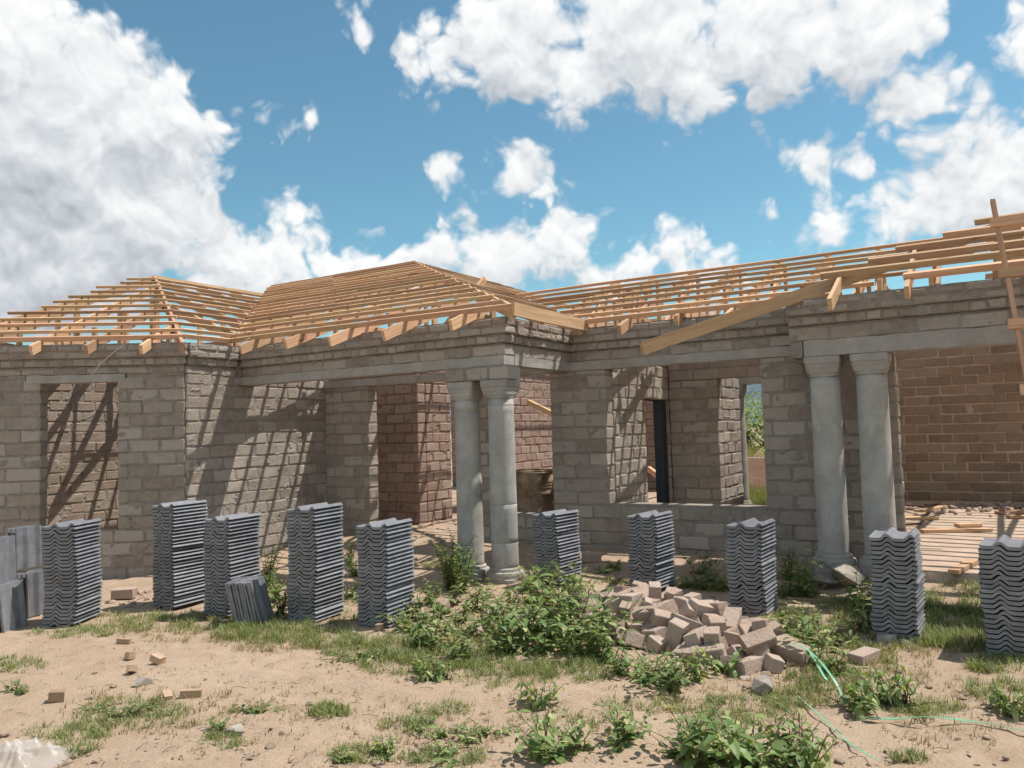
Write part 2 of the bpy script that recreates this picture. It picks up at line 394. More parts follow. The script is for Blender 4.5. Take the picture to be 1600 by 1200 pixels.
# ------------------------------------------------------------------ ground
def ground_z(x, y):
    z = .17 * smooth01((y - 7.35) / 1.5) - .07 * smooth01((-8.2 - x) / 2.0) * smooth01((9 - y) / 3)
    r = sqrt(x * x + y * y)
    if r < 40:
        z += .022 * mnoise.noise(V3((x * .9, y * .9, .3))) + .012 * mnoise.noise(V3((x * 3.1, y * 3.1, 1.7))) + .005 * mnoise.noise(V3((x * 11, y * 11, 4.1)))
    # the low ridge left by a dragged cable
    return z
RUT = [on_z(345, 1046), on_z(420, 1055), on_z(500, 1066), on_z(580, 1074), on_z(650, 1086)]
def build_ground():
    xs = [-11 + .05 * i for i in range(270)]; ys = [2.2 + .042 * i for i in range(196)]
    def grow(a, n, s, k): 
        o = [];
        for i in range(n): a += s; s *= k; o.append(a)
        return o
    xs = [-q for q in grow(11, 26, .15, 1.38)][::-1] + xs + grow(xs[-1], 26, .15, 1.38)
    ys = [2 * ys[0] - q for q in grow(ys[0], 24, .12, 1.40)][::-1] + ys + grow(ys[-1], 27, .12, 1.40)
    v, f = [], []
    for y in ys:
        for x in xs:
            z = ground_z(x, y)
            if 3.3 < y < 4.9 and -6 < x < -2.6:
                for a, b in zip(RUT, RUT[1:]):
                    ab = (b - a).to_2d(); t = max(0, min(1, (V3((x, y, 0)) - a).to_2d().dot(ab) / ab.length_squared))
                    d = (V3((x, y)).to_2d() - (a.to_2d() + ab * t)).length
                    if d < .12: z += .022 * (1 - d / .12)
            v.append((x, y, z))
    n = len(xs); r = random.Random(17); vv = [list(q) for q in v]
    i0, j0 = 26, 24
    for k in range(150):            # footprints and scuffs in the loose sand
        p = on_z(r.uniform(-30, 1630), 1005 + 190 * r.random()); a = r.gauss(1.2, .9); big = r.random() < .6
        L_, W_, D_ = (.14, .055, .016) if big else (r.uniform(.05, .22), r.uniform(.04, .09), r.uniform(-.014, .014))
        ci, cj = i0 + int((p.x + 11) / .05), j0 + int((p.y - 2.2) / .042)
        for j in range(cj - 7, cj + 8):
            for i in range(ci - 6, ci + 7):
                if not (0 <= i < n and 0 <= j < len(ys)): continue
                dx, dy = xs[i] - p.x, ys[j] - p.y; u_, w_ = (dx * cos(a) + dy * sin(a)) / L_, (-dx * sin(a) + dy * cos(a)) / W_; q = u_ * u_ + w_ * w_
                if q < 1: vv[j * n + i][2] -= D_ * (1 - q)
                elif q < 2.2: vv[j * n + i][2] += D_ * .35 * (1 - abs(q - 1.6) / .6)
    v = vv
    for j in range(len(ys) - 1):
        for i in range(n - 1): a = j * n + i; f.append((a, a + 1, a + n + 1, a + n))
    me = bpy.data.meshes.new('ground'); me.from_pydata(v, [], f); me.polygons.foreach_set('use_smooth', [True] * len(f)); me.update()
    m, nt, b = new_mat('sandy_soil'); P = world_pos(nt)
    n1 = noi(nt, P, .9, 6, .6); n2 = noi(nt, P, 6, 6, .65); n3 = noi(nt, P, 55, 5, .7); n4 = noi(nt, P, 230, 2, .6)
    col = mixc(nt, rng(nt, n1, .35, .68), (.355, .255, .178), (.44, .33, .24))
    col = mixc(nt, rng(nt, n2, .42, .75, 0, .5), col, (.52, .40, .30))
    col = mixc(nt, rng(nt, n3, .45, .72, 0, .55), col, (.28, .19, .13))
    col = mixc(nt, rng(nt, n4, .6, .74, 0, .7), col, (.20, .15, .10))
    vor = nt.nodes.new('ShaderNodeTexVoronoi'); vor.inputs['Scale'].default_value = 34; nt.links.new(P, vor.inputs['Vector'])
    peb = rng(nt, vor.outputs['Distance'], .10, .2, 1, 0)
    pm = mth(nt, 'MULTIPLY', peb, rng(nt, noi(nt, P, 2.3, 3), .5, .62))
    col = mixc(nt, mth(nt, 'MULTIPLY', pm, .5), col, (.50, .44, .37))
    nt.links.new(col, b.inputs['Base Color']); b.inputs['Roughness'].default_value = .97; b.inputs['Specular IOR Level'].default_value = .1
    h = mth(nt, 'ADD', mth(nt, 'MULTIPLY', n2, .9), mth(nt, 'ADD', mth(nt, 'MULTIPLY', n3, .55), mth(nt, 'MULTIPLY', pm, .5)))
    bump(nt, b, h, .9, .03)
    o = put('ground', me, m); o['kind'] = 'structure'; o['label'] = 'pale sandy building plot with trampled soil'
build_ground()

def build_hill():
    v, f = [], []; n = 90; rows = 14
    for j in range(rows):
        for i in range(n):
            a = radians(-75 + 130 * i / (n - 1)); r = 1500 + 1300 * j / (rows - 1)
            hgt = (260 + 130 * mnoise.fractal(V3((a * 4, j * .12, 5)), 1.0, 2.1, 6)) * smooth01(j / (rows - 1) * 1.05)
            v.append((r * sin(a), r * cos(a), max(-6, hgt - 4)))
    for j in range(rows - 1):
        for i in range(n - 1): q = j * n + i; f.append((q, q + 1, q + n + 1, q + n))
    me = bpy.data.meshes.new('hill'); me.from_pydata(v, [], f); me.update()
    m, nt, b = new_mat('hazed_wooded_hill'); P = world_pos(nt)
    col = mixc(nt, rng(nt, noi(nt, P, .012, 8, .7), .4, .6), (.035, .062, .085), (.13, .17, .21))  # blue of the distant air painted into the hill colour, no haze volume
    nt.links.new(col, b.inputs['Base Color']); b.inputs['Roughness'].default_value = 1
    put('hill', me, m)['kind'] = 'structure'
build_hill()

# ------------------------------------------------------------------ house: walls
HOUSE = empty('house', (-5, 9, 0))
tag(HOUSE, 'unfinished grey brick house with bare timber roof frame and paired concrete columns', 'house')
CP, BL, JT = .160, .372, .017
BR = []     # every brick: (score, matrix, length, thickness, height, matkey, wall object)
NOISE_OFF = [0]
def wall_core(name, p0, p1, t, z0, z1, openings, mkey, cell=.04, amp=.022, rec=.007, deep=.12):
    """mortar body of a wall: uneven skin a little behind the brick faces"""
    p0, p1 = V3((p0[0], p0[1], 0)), V3((p1[0], p1[1], 0)); L = (p1 - p0).length; u = (p1 - p0) / L; nrm = V3((u.y, -u.x, 0))
    ss = sorted({0, L} | {min(max(q, 0), L) for o in openings for q in o[:2]}); zz = sorted({z0, z1} | {min(max(q, z0), z1) for o in openings for q in o[2:]})
    mb = MB(); NOISE_OFF[0] += 17; k0 = NOISE_OFF[0]
    for s0, s1 in zip(ss, ss[1:]):
        for a, b in zip(zz, zz[1:]):
            sm, zm = (s0 + s1) / 2, (a + b) / 2
            if any(o[0] < sm < o[1] and o[2] < zm < o[3] for o in openings) or s1 - s0 < .01 or b - a < .01: continue
            e0 = .008 if (s0 == 0 or any(abs(s0 - o[1]) < 1e-4 for o in openings)) else 0
            e1 = .008 if (s1 == L or any(abs(s1 - o[0]) < 1e-4 for o in openings)) else 0
            ns = max(1, round((s1 - s0) / cell)); nz = max(1, round((b - a) / cell))
            for side in (1, -1):
                base = len(mb.v); vv = []
                for j in range(nz + 1):
                    for i in range(ns + 1):
                        s = s0 + e0 + (s1 - s0 - e0 - e1) * i / ns; z = a + (b - a) * j / nz
                        d = mnoise.noise(V3((s * 7, z * 9, k0 + side))) * amp + mnoise.noise(V3((s * 23, z * 23, k0 + 5 + side))) * amp * .6
                        if mnoise.noise(V3((s * 4.1, z * 31, k0 + 9 + side))) > deep: d -= .024
                        if i in (0, ns): d *= .5
                        q = p0 + u * s + nrm * side * (t / 2 - rec + d); vv.append((q.x, q.y, z))
                ff = []
                for j in range(nz):
                    for i in range(ns):
                        c = j * (ns + 1) + i; qd = (c, c + 1, c + ns + 2, c + ns + 1); ff.append(qd if side == 1 else qd[::-1])
                mb.add(vv, ff)
            # ends, top and bottom
            c = [p0 + u * (s0 + e0) + nrm * (t / 2 - rec - .002), p0 + u * (s1 - e1) + nrm * (t / 2 - rec - .002), p0 + u * (s1 - e1) - nrm * (t / 2 - rec - .002), p0 + u * (s0 + e0) - nrm * (t / 2 - rec - .002)]
            vv = [(q.x, q.y, a + .001) for q in c] + [(q.x, q.y, b - .001) for q in c]
            mb.add(vv, BOXF)
    return put(name, mb.mesh(name, False), mkey, HOUSE)
def lay(p0, p1, t, z0, z1, openings, mkey, wallobj, vis=1.0, cp=CP, bl=BL, off=0.0, proud=0.0, wob=.004):
    p0, p1 = V3((p0[0], p0[1], 0)), V3((p1[0], p1[1], 0)); L = (p1 - p0).length; u = (p1 - p0) / L; nrm = V3((u.y, -u.x, 0))
    k = 0; z = z0
    while z < z1 - .03:
        h = min(cp - JT, z1 - z - .004); zm = z + h / 2
        iv = [(0, L)]
        for o in openings:
            if o[2] < zm < o[3]:
                nv = []
                for a, b in iv:
                    if o[1] <= a or o[0] >= b: nv.append((a, b)); continue
                    if o[0] > a: nv.append((a, o[0]))
                    if o[1] < b: nv.append((o[1], b))
                iv = nv
        sh = ((k % 2) * .5 + off + random.uniform(-.06, .06)) * bl
        for a, b in iv:
            cuts = [a]; s = math.floor((a - sh) / bl) * bl + sh
            while s < b:
                if s > a + .06 and s < b - .06: cuts.append(s + random.uniform(-.012, .012))
                s += bl
            cuts.append(b)
            for i in range(len(cuts) - 1):
                l = cuts[i + 1] - cuts[i] - JT * random.uniform(.5, 1.3)
                if i == 0: l0 = cuts[i]
                else: l0 = cuts[i] + JT * .5
                if i == len(cuts) - 2: l = b - l0
                if l < .03: continue
                c = p0 + u * (l0 + l / 2) + nrm * (random.uniform(-wob, wob))
                m = frame_mat(V3((c.x, c.y, zm + random.uniform(-.003, .003))), u)
                m = m @ Matrix.Rotation(random.uniform(-.018, .018), 4, 'Y') @ Matrix.Rotation(random.uniform(-.014, .014), 4, 'Z') @ Matrix.Rotation(random.uniform(-.03, .03), 4, 'X')
                px, py, d = proj(V3((c.x, c.y, zm)))
                inside = -10 < px < 1610 and 0 < py < 1200
                BR.append((l * h / (d * d) * vis if inside else 0, m, l, t + 2 * proud + random.uniform(-.004, .008), h * random.uniform(.96, 1.0), mkey, wallobj))
        z += cp; k += 1
def wall(name, p0, p1, t, z0, z1, openings=(), bk='grey', mk='m_grey', vis=1.0, off=0.0):
    o = wall_core(name, p0, p1, t, z0, z1, list(openings), mk, **({'amp': .005, 'rec': .011, 'deep': 9} if bk == 'brown' else {}))
    lay(p0, p1, t, z0, z1, list(openings), bk, o, vis, off=off)
    return o
T = .21
# crown of a front wall: block course, header course set proud, two flat brick courses set further proud
def crown(p0, p1, zl, vis=1.0, ztop=2.88, e0=0.0, e1=0.0):
    p0, p1 = V3((p0[0], p0[1], 0)), V3((p1[0], p1[1], 0)); u = (p1 - p0).normalized(); nrm = V3((u.y, -u.x, 0))
    o = wall_core('wall', p0, p1, T, zl, 2.60, [], 'm_grey')
    lay(p0, p1, T, zl, 2.602, [], 'grey', o, vis, cp=2.60 - zl, bl=.38)
    q0, q1 = p0 + nrm * .035 - u * e0 * .5, p1 + nrm * .035 + u * e1 * .5
    o = wall_core('wall', q0, q1, T, 2.604, 2.70, [], 'm_grey'); lay(q0, q1, T, 2.606, 2.70, [], 'grey', o, vis, cp=.10, bl=.145)
    q0, q1 = p0 + nrm * .07 - u * e0, p1 + nrm * .07 + u * e1
    o = wall_core('wall', q0, q1, T, 2.702, ztop, [], 'm_grey'); lay(q0, q1, T, 2.705, ztop, [], 'grey', o, vis, cp=(ztop - 2.704) / 2, bl=.285)
def lintel(p0, p1, t, z0, z1, rough=.006):
    p0, p1 = V3((p0[0], p0[1], 0)), V3((p1[0], p1[1], 0)); L = (p1 - p0).length; u = (p1 - p0) / L; nrm = V3((u.y, -u.x, 0))
    n = max(2, int(L / .07)); mb = MB(); rows = []
    for i in range(n + 1):
        s = L * i / n; row = []
        for a, b in ((1, 0), (1, .5), (1, 1), (0, 1), (-1, 1), (-1, .5), (-1, 0), (0, 0)):
            q = p0 + u * s + nrm * a * (t / 2 + rough * mnoise.noise(V3((s * 6, b * 3, p0.x))))
            row.append((q.x, q.y, z0 + (z1 - z0) * b + rough * 1.2 * mnoise.noise(V3((s * 5, a * 2 + b, 9)))))
        rows.append(row)
    f = []
    for i in range(n):
        for k in range(8): f.append((i * 8 + k, (i + 1) * 8 + k, (i + 1) * 8 + (k + 1) % 8, i * 8 + (k + 1) % 8))
    f.append(tuple(range(8))); f.append(tuple(n * 8 + k for k in range(8))[::-1])
    mb.add([p for r in rows for p in r], f)
    return put('lintel', mb.mesh('lintel'), 'conc', HOUSE)

# wall in front of the angled room (runs to the left, out of the picture)
U1 = V3((-.804, -.594, 0)); N1 = V3((.594, -.804, 0))
C1 = V3((-8.82, 6.45, 0))                                  # outer corner
def w1(s, d=0.0): return C1 + U1 * s - N1 * (T / 2 + d)
A, B = w1(3.1), w1(0)
Lw = 3.1
win1 = [(Lw - 1.755, Lw - .82, .47, 2.40), (Lw - 1.93, Lw - .72, 2.40, 2.50)]
wall('wall', A, B, T, -.25, 2.50, win1, vis=1.3)
lintel(A + (B - A) * ((Lw - 1.92) / Lw), A + (B - A) * ((Lw - .73) / Lw), T + .02, 2.402, 2.498)
crown(A, B, 2.502, 1.2, e1=.05)
# side wall of the angled room, towards the porch
SX = -8.80 - T / 2
wall('wall', (SX, 6.465), (SX, 9.02), T, -.2, 2.48, vis=1.2)
crown((SX, 6.47), (SX, 7.24), 2.482, 1.0)
wall_core('wall', (SX, 7.24), (SX, 9.0), T, 2.482, 2.88, [], 'm_grey')
# porch beam and its return
lintel((-8.80, 7.33 + T / 2), (-4.56, 7.33 + T / 2), T + .01, 2.36, 2.468)
crown((-8.80, 7.33 + T / 2), (-4.56, 7.33 + T / 2), 2.47, 1.3, e1=.07)
RX = -4.56 - T / 2
lintel((RX, 7.56), (RX, 8.9), T, 2.362, 2.47)
crown((RX, 7.44 + T / 2), (RX, 8.90), 2.472, 1.2)
# blocks between the capitals and the beam
o = wall_core('wall', (-5.36, 7.33 + T / 2), (-4.50, 7.33 + T / 2), T + .05, 2.205, 2.36, [], 'm_grey'); lay((-5.36, 7.33 + T / 2), (-4.50, 7.33 + T / 2), T + .05, 2.205, 2.36, [], 'grey', o, 1.2, cp=.155, bl=.30)
# main front wall: porch back wall, two window openings, pier behind the right pair of columns
Y3 = 8.90 + T / 2
WX0, WX1 = -8.80, -.86
def sx(X): return X - WX0
ops = [(sx(-7.93), sx(-5.98), .0, 2.36), (sx(-5.76), sx(-4.86), .56, 2.36), (sx(-4.09), sx(-2.21), .722, 2.36)]
wall('wall', (WX0, Y3), (WX1, Y3), T, -.1, 2.36, ops, vis=1.1)
lintel((WX0, Y3), (WX1, Y3), T + .012, 2.362, 2.47)
crown((-4.75, Y3), (-1.70, Y3), 2.472, 1.3)
# right porch beam over the second pair of columns
lintel((-1.62, 8.29 + .13), (5.5, 8.29 + .13), .27, 2.29, 2.448, .008)
o = wall_core('wall', (-1.76, 8.29 + .13), (-1.625, 8.29 + .13), .26, 2.285, 2.448, [], 'm_grey')
crown((-1.76, 8.29 + T / 2), (5.5, 8.29 + T / 2), 2.45, 1.3, 2.865)
o = wall_core('wall', (-1.76 + T / 2, 8.52), (-1.76 + T / 2, 8.9), T, 2.25, 2.86, [], 'm_grey')
# wall of the open hall behind the right porch
wall('wall', (-2.3, 15.1 + T / 2), (5.5, 15.1 + T / 2), T, .1, 2.9, bk='brown', mk='m_brown', vis=1.0)
wall('wall', (-2.4, 11.3), (-2.4, 15.1), T, .1, 2.85, bk='brown', mk='m_brown', vis=.0)
# partition seen through the wide window: door opening, end pier
wall('wall', (-4.08 - T / 2, 9.115), (-4.08 - T / 2, 11.3), T, .1, 2.85, [(1.03, 1.95, .1, 2.05)], vis=.7)
wall('wall', (-4.07, 11.07 + T / 2), (-3.36, 11.07 + T / 2), T, .1, 2.28, vis=.7)
wall('wall', (-3.36 - T / 2, 11.29), (-3.36 - T / 2, 12.2), T, .1, 2.9, vis=.7)
wall('wall', (-4.07, 11.07 + T / 2), (-1.1, 11.07 + T / 2), T, 2.285, 2.85, vis=.5)
# inner piers and walls seen through the porch
wall('wall', (-8.8, 10.1 + T / 2), (-7.95, 10.1 + T / 2), T, .05, 2.85, bk='bounce_red', mk='m_bounce_red', vis=.7)
wall('wall', (-7.95 - T / 2, 10.315), (-7.95 - T / 2, 11.0), T, .05, 2.85, bk='bounce_red', mk='m_bounce_red', vis=.7)
wall('wall', (-8.2, 11.9), (-8.2, 17.5), T, .05, 2.85, bk='bounce_red', mk='m_bounce_red', vis=.6)
wall('wall', (-12.5, 17.4), (-5.7, 17.4), T, .05, 2.85, bk='bounce_red', mk='m_bounce_red', vis=.4)
# far wall of the angled room, seen through its window
wall('wall', (-12.45 - T / 2, 5.2), (-12.45 - T / 2, 10.5), T, -.1, 2.85, bk='tan', mk='m_grey', vis=.8)
wall('wall', (-12.45, 10.5), (-8.8, 10.5), T, -.1, 2.85, bk='bounce_red', mk='m_bounce_red', vis=.0)

# ---- bricks: the ones that show largest are parts, the rest one mass
BR.sort(key=lambda q: -q[0])
rb = random.Random(3)
VAR = {}
def brick_variant(mkey, cls):
    k = (mkey, cls)
    if k not in VAR:
        v, f = chamfer_box(1, 1, 1, .05, .028, rb)
        v2 = []
        mb = MB(); mb.add(v, f, .001); VAR[k] = mb.mesh('brick')
    return VAR[k]
mass = MB(); mass_mats = ['grey', 'brown', 'bounce_red', 'tan']; mass_idx = []
for i, (sc, m, l, t, h, mk, wo) in enumerate(BR):
    if i < 300 and sc > 0:
        me = brick_variant(mk, i % 9)
        put('brick', me, mk, wo, m @ Matrix.Diagonal((l, t, h, 1)))
    else:
        v, f = chamfer_box(l, t, h, .010, .006, rb)
        mass.add([m @ V3(p) for p in v], f, rb.random()); mass_idx += [mass_mats.index(mk)] * len(f)
mm = mass.mesh('bricks')
for k in mass_mats: mm.materials.append(MAT[k])
mm.polygons.foreach_set('material_index', mass_idx)
bo = put('bricks', mm, None, HOUSE); bo['kind'] = 'stuff'

# ---- floor slab of the right porch and hall
def slab():
    mb = MB(); x0, x1, y0, y1 = -.95, 5.5, 8.36, 15.1; nx, ny = 60, 60; v, f = [], []
    for j in range(ny + 1):
        for i in range(nx + 1):
            x = x0 + (x1 - x0) * i / nx; y = y0 + (y1 - y0) * j / ny
            v.append((x, y + (.03 * mnoise.noise(V3((x * 4, 0, 0))) if j == 0 else 0), .22 + .008 * mnoise.noise(V3((x * 2, y * 2, 0)))))
    for j in range(ny):
        for i in range(nx): a = j * (nx + 1) + i; f.append((a, a + 1, a + nx + 2, a + nx + 1))
    n = len(v)
    v += [(p[0], p[1] - .01, -.1) for p in v[:nx + 1]]
    for i in range(nx): f.append((n + i, n + i + 1, i + 1, i))
    mb.add(v, f); put('floor_slab', mb.mesh('floor_slab', True), 'slab', HOUSE)
slab()

# ---- columns
def column(x, y, z0, z1, r, rings=(), cracks=()):
    mb = MB(); H = z1 - z0; prof = []
    n = 26
    for i in range(n + 1):
        z = z0 + .10 + (H - .30) * i / n; rr = r * (1.0 - .05 * i / n)
        prof.append((rr, z))
    for zr in rings:
        prof += [(r * .985, zr - .006), (r * .94, zr - .001), (r * .94, zr + .001), (r * .985, zr + .006)]
    prof.sort(key=lambda q: q[1])
    lathe(mb, prof, 40)
    sh = put('column', mb.mesh('column', True), 'column', HOUSE, Matrix.Translation((x, y, 0)))
    mb = MB(); zt = z1 - .20
    lathe(mb, [(r * .95, zt), (r * .98, zt + .002, .3), (r * .99, zt + .032, .6), (r * 1.02, zt + .036, .8), (r * 1.04, zt + .075, .9), (r * 1.08, zt + .09, .95), (r * 1.09, zt + .125, .97), (r * 1.14, zt + .130, .98), (r * 1.15, zt + .195, .98), (r * 1.12, zt + .20, .98)], 48)
    c = put('capital', mb.mesh('capital'), 'conc', sh)
    mb = MB()
    lathe(mb, [(r * 1.3, z0 - .12, .8), (r * 1.3, z0 + .02, .8), (r * 1.38, z0 + .025, .1), (r * 1.40, z0 + .06), (r * 1.36, z0 + .085), (r * 1.18, z0 + .095), (r * 1.16, z0 + .12), (r * 1.02, z0 + .135)], 40)
    put('column_base', mb.mesh('column_base', False), 'conc', sh)
    return sh
column(-5.155, 7.46, .02, 2.20, .150, (1.86,))
column(-4.70, 7.46, .02, 2.20, .150, (.42, .84, 1.92))
column(-1.46, 8.44, .20, 2.285, .148, ())
column(-1.03, 8.44, .20, 2.285, .148, ())
fc = on_y(1153, 700, 13.7)
column(fc.x, 13.7, .2, 2.3, .15, ())
lintel((fc.x - .3, 13.7), (fc.x + 2.5, 13.7), .22, 2.305, 2.5)

# ---- steel door frame in the partition
def door_frame():
    mb = MB(); x = -4.08 - T / 2
    mb.add(boxv(x - .05, x + .08, 10.84, 11.0, .1, 2.04), BOXF); mb.add(boxv(x - .05, x - .01, 10.15, 10.84, 2.0, 2.039), BOXF)
    put('door_frame', mb.mesh('door_frame'), 'steel', HOUSE)
door_frame()

# ------------------------------------------------------------------ house: roof timber
ROOF = empty('roof_frame', (0, 0, 0)); ROOF.parent = HOUSE; ROOF.matrix_parent_inverse = Matrix.Translation(-HOUSE.location)
ZE = 2.98; BH, BW = .042, .040; RH, RW = .118, .040
rr = random.Random(11)
class Face:
    """one slope: origin on the eave, u along the eave, v uphill in plan"""
    def __init__(s, org, u, v, t): s.o, s.u, s.v, s.t = V3(org), V3(u), V3(v), t; s.n = (V3((0, 0, 1)) - s.v * t).normalized()
    def at(s, a, c, d=0.0): q = s.o + s.u * a + s.v * c; q.z = ZE + s.t * c; return q - s.n * d
    def batten(s, a0, a1, c, name='batten', h=BH, w=BW):
        p, q = s.at(a0, c, h / 2), s.at(a1, c, h / 2)
        L = (q - p).length
        j = rr.uniform(-.012, .012); p = p + s.v * j; q = q + s.v * rr.uniform(-.012, .012)
        n = 1 if L < 3.4 else int(math.ceil(L / 4.2))
        cuts = [0] + sorted((i + rr.uniform(-.25, .25)) / n for i in range(1, n)) + [1]
        for a, b in zip(cuts, cuts[1:]):
            off = s.n * rr.uniform(-.004, .004)
            beam(name, p.lerp(q, a) + off, p.lerp(q, b) + off, w, h, ROOF, zhint=s.n)
    def rafter(s, a, c0, c1, a1=None, name='rafter', h=RH, w=RW):
        p, q = s.at(a, c0, BH + h / 2 + .002), s.at(a if a1 is None else a1, c1, BH + h / 2 + .002)
        return beam(name, p, q, w, h, ROOF, zhint=s.n)
X_, Y_ = V3((1, 0, 0)), V3((0, 1, 0))
# central slope over the porch
FC = Face((-4.3, 7.1, ZE), -X_, Y_, .38)
c = 0.0; i = 0
while c < 6.02:
    FC.batten(c - rr.uniform(.0, .03), min(4.45 + c, 10.4), c, h=BH if i else .06); c += .36 if i else .30; i += 1
FC.batten(-.0 + 6.02, 10.4, 6.03)
for k in range(14):
    a = .62 + .83 * k
    top = min(a, 6.0); lo = -rr.uniform(.26, .42) if a < 4.5 else a - 4.45
    if top - lo > .3: FC.rafter(a, lo, top)
# side slope facing right
FS = Face((-4.3, 7.1, ZE), Y_, -X_, .38)
c = .36
while c < 6.0:
    FS.batten(c, (1.65 + c) if c < 2.5 else 9.0, c); c += .36
for k in range(9):
    a = .75 + .8 * k
    FS.rafter(a, max(.0, a - 1.65), min(a, 6.0))
beam('hip_rafter', FC.at(-.02, -.02, .10), FC.at(6, 6, .10), .04, .15, ROOF)
beam('fascia_board', (-4.27, 7.07, ZE - .07), (-4.27, 9.05, ZE - .07), .036, .14, ROOF)
beam('rafter_block', (-4.315, 7.06, ZE - .03), (-4.315, 7.06, ZE - .21), .05, .06, ROOF)
# ties, posts and webs under the central roof
for k in range(7):
    X = -5.0 - .83 * k - .05
    if k % 2: continue
    beam('ceiling_tie', (X, 7.5, 2.94), (X, 17.5, 2.94), RW, RH, ROOF)
    for Yp in (8.9, 10.4, 11.9, 13.05):
        z = ZE + .38 * (Yp - 7.1) - .15
        if -4.3 - (Yp - 7.1) > X or -X - 4.3 < 6: beam('web', (X + .045, Yp, 2.9), (X + .045, Yp, min(z, ZE + .38 * (-X - 4.3) - .15 if -X - 4.3 < 6 else 99)), RW, .09, ROOF, zhint=Y_)
    if k > 1: beam('web', (X + .05, 8.9, 2.95), (X + .05, 10.2, ZE + .38 * 3.1 - .17), RW, .09, ROOF)
# angled left slope and its neighbours
FL = Face((-8.75, 6.4, ZE), U1, V3((-.594, .804, 0)), .36)
c = 0.0; i = 0
while c < 4.95:
    FL.batten(.4235 * c - .02, 3.037 - .1875 * c + rr.uniform(.02, .30), c, h=BH if i else .06); c += .42 if i else .34; i += 1
for k in range(5):
    a = .42 + .66 * k
    FL.rafter(a, -rr.uniform(.26, .40), min(a / .4235, 4.9) if a < 2.1 else max(1.0, (3.037 - a) / .1875))
FL.rafter(2.75, -.3, 1.3)
FR = Face((-8.75, 6.4, ZE), Y_, -X_, .38)
c = 0.0; i = 0
while c < 4.66:
    FR.batten(.591 * c, .70 + c + .02, c, h=BH if i else .06); c += .40 if i else .32; i += 1
for a in (1.3, 2.1, 2.9, 3.7, 4.5):
    FR.rafter(a, max(0, a - .7), min(a / .591, 4.6))
beam('hip_rafter', FL.at(-.06, -.30, .10), FL.at(2.105, 4.97, .10), .04, .14, ROOF)
beam('valley_rafter', FC.at(4.45, -.05, .12), FC.at(4.45 + 4.6, 4.6, .12), .04, .14, ROOF)
beam('valley_rafter', (-4.3, 8.75, ZE - .11), (-4.3 - 2.6, 8.75 + 2.6, ZE - .11 + .38 * 2.6), .04, .14, ROOF)
beam('hip_rafter', FL.at(3.05, 0, .10), FL.at(2.105, 4.97, .10), .04, .14, ROOF)
beam('ridge_board', (-13.4, 9.15, 4.71), (-13.4, 14, 4.71), .04, .06, ROOF)
for k in range(3):
    a = .55 + 1.0 * k; p, q = FL.at(a, .15), FL.at(a, 5.2)
    beam('ceiling_tie', (p.x, p.y, 2.935), (q.x, q.y, 2.935), RW, RH, ROOF)
    for cc in (1.1, 2.2, 3.3, 4.3):
        if cc < a / .4235 and cc < (3.037 - a) / .1875:
            p = FL.at(a, cc); beam('web', (p.x, p.y, 2.88), (p.x, p.y, p.z - .14), RW, .085, ROOF, zhint=X_)
for k in range(3):
    Yt = 7.3 + 1.45 * k
    beam('ceiling_tie', (-8.85, Yt, 2.936), (-13.4, Yt, 2.936), RW, RH, ROOF)
    for X in (-10.2, -11.6, -12.8):
        z = min(ZE + .38 * (-8.75 - X), ZE + .36 * ((X + 8.75) * -.594 + (Yt - 6.4) * .804)) - .16
        if z < 3.1: continue
        beam('web', (X, Yt + .045, 2.88), (X, Yt + .045, z), RW, .085, ROOF, zhint=Y_)
    if k: beam('web', (-9.4, Yt + .05, 2.95), (-11.4, Yt + .05, ZE + .38 * 2.65 - .18), RW, .085, ROOF)
# right main slope
FM = Face((-4.3, 8.75, ZE), X_, Y_, .38)
c = 0.0; i = 0
while c < 2.6:
    FM.batten(-c, 3.0 + c * .9, c, h=BH if i else .06); c += .335 if i else .30; i += 1
FB = Face((-6.9, 13.85, ZE), X_, -Y_, .38)
c = .2
while c < 2.55: FB.batten(0, 2.4, c); c += .5
for k in range(9):
    a = .62 + .62 * k - 1.24
    if a < 3.4: FM.rafter(a, max(-.12 - .25 * rr.random(), -a if a < 0 else -9), 2.55)
    X = -4.3 + a
    if X < -4.2 or k % 3 == 0:
        beam('ceiling_tie', (X + .042, 8.8, 2.942), (X + .042, 11.4, 2.942), RW, RH, ROOF)
    if X < -4.6: FB.rafter(X + 6.9, .0, 2.55)
    for Yp in (9.7, 10.5, 11.3):
        beam('web', (X + .042, Yp, 2.9), (X + .042, Yp, ZE + .38 * (min(Yp, 22.6 - Yp) - 8.75) - .15), RW, .085, ROOF, zhint=Y_)
    beam('web', (X + .084, 9.75, 2.95), (X + .084, 10.9, ZE + .38 * 2.1 - .15), RW, .085, ROOF)
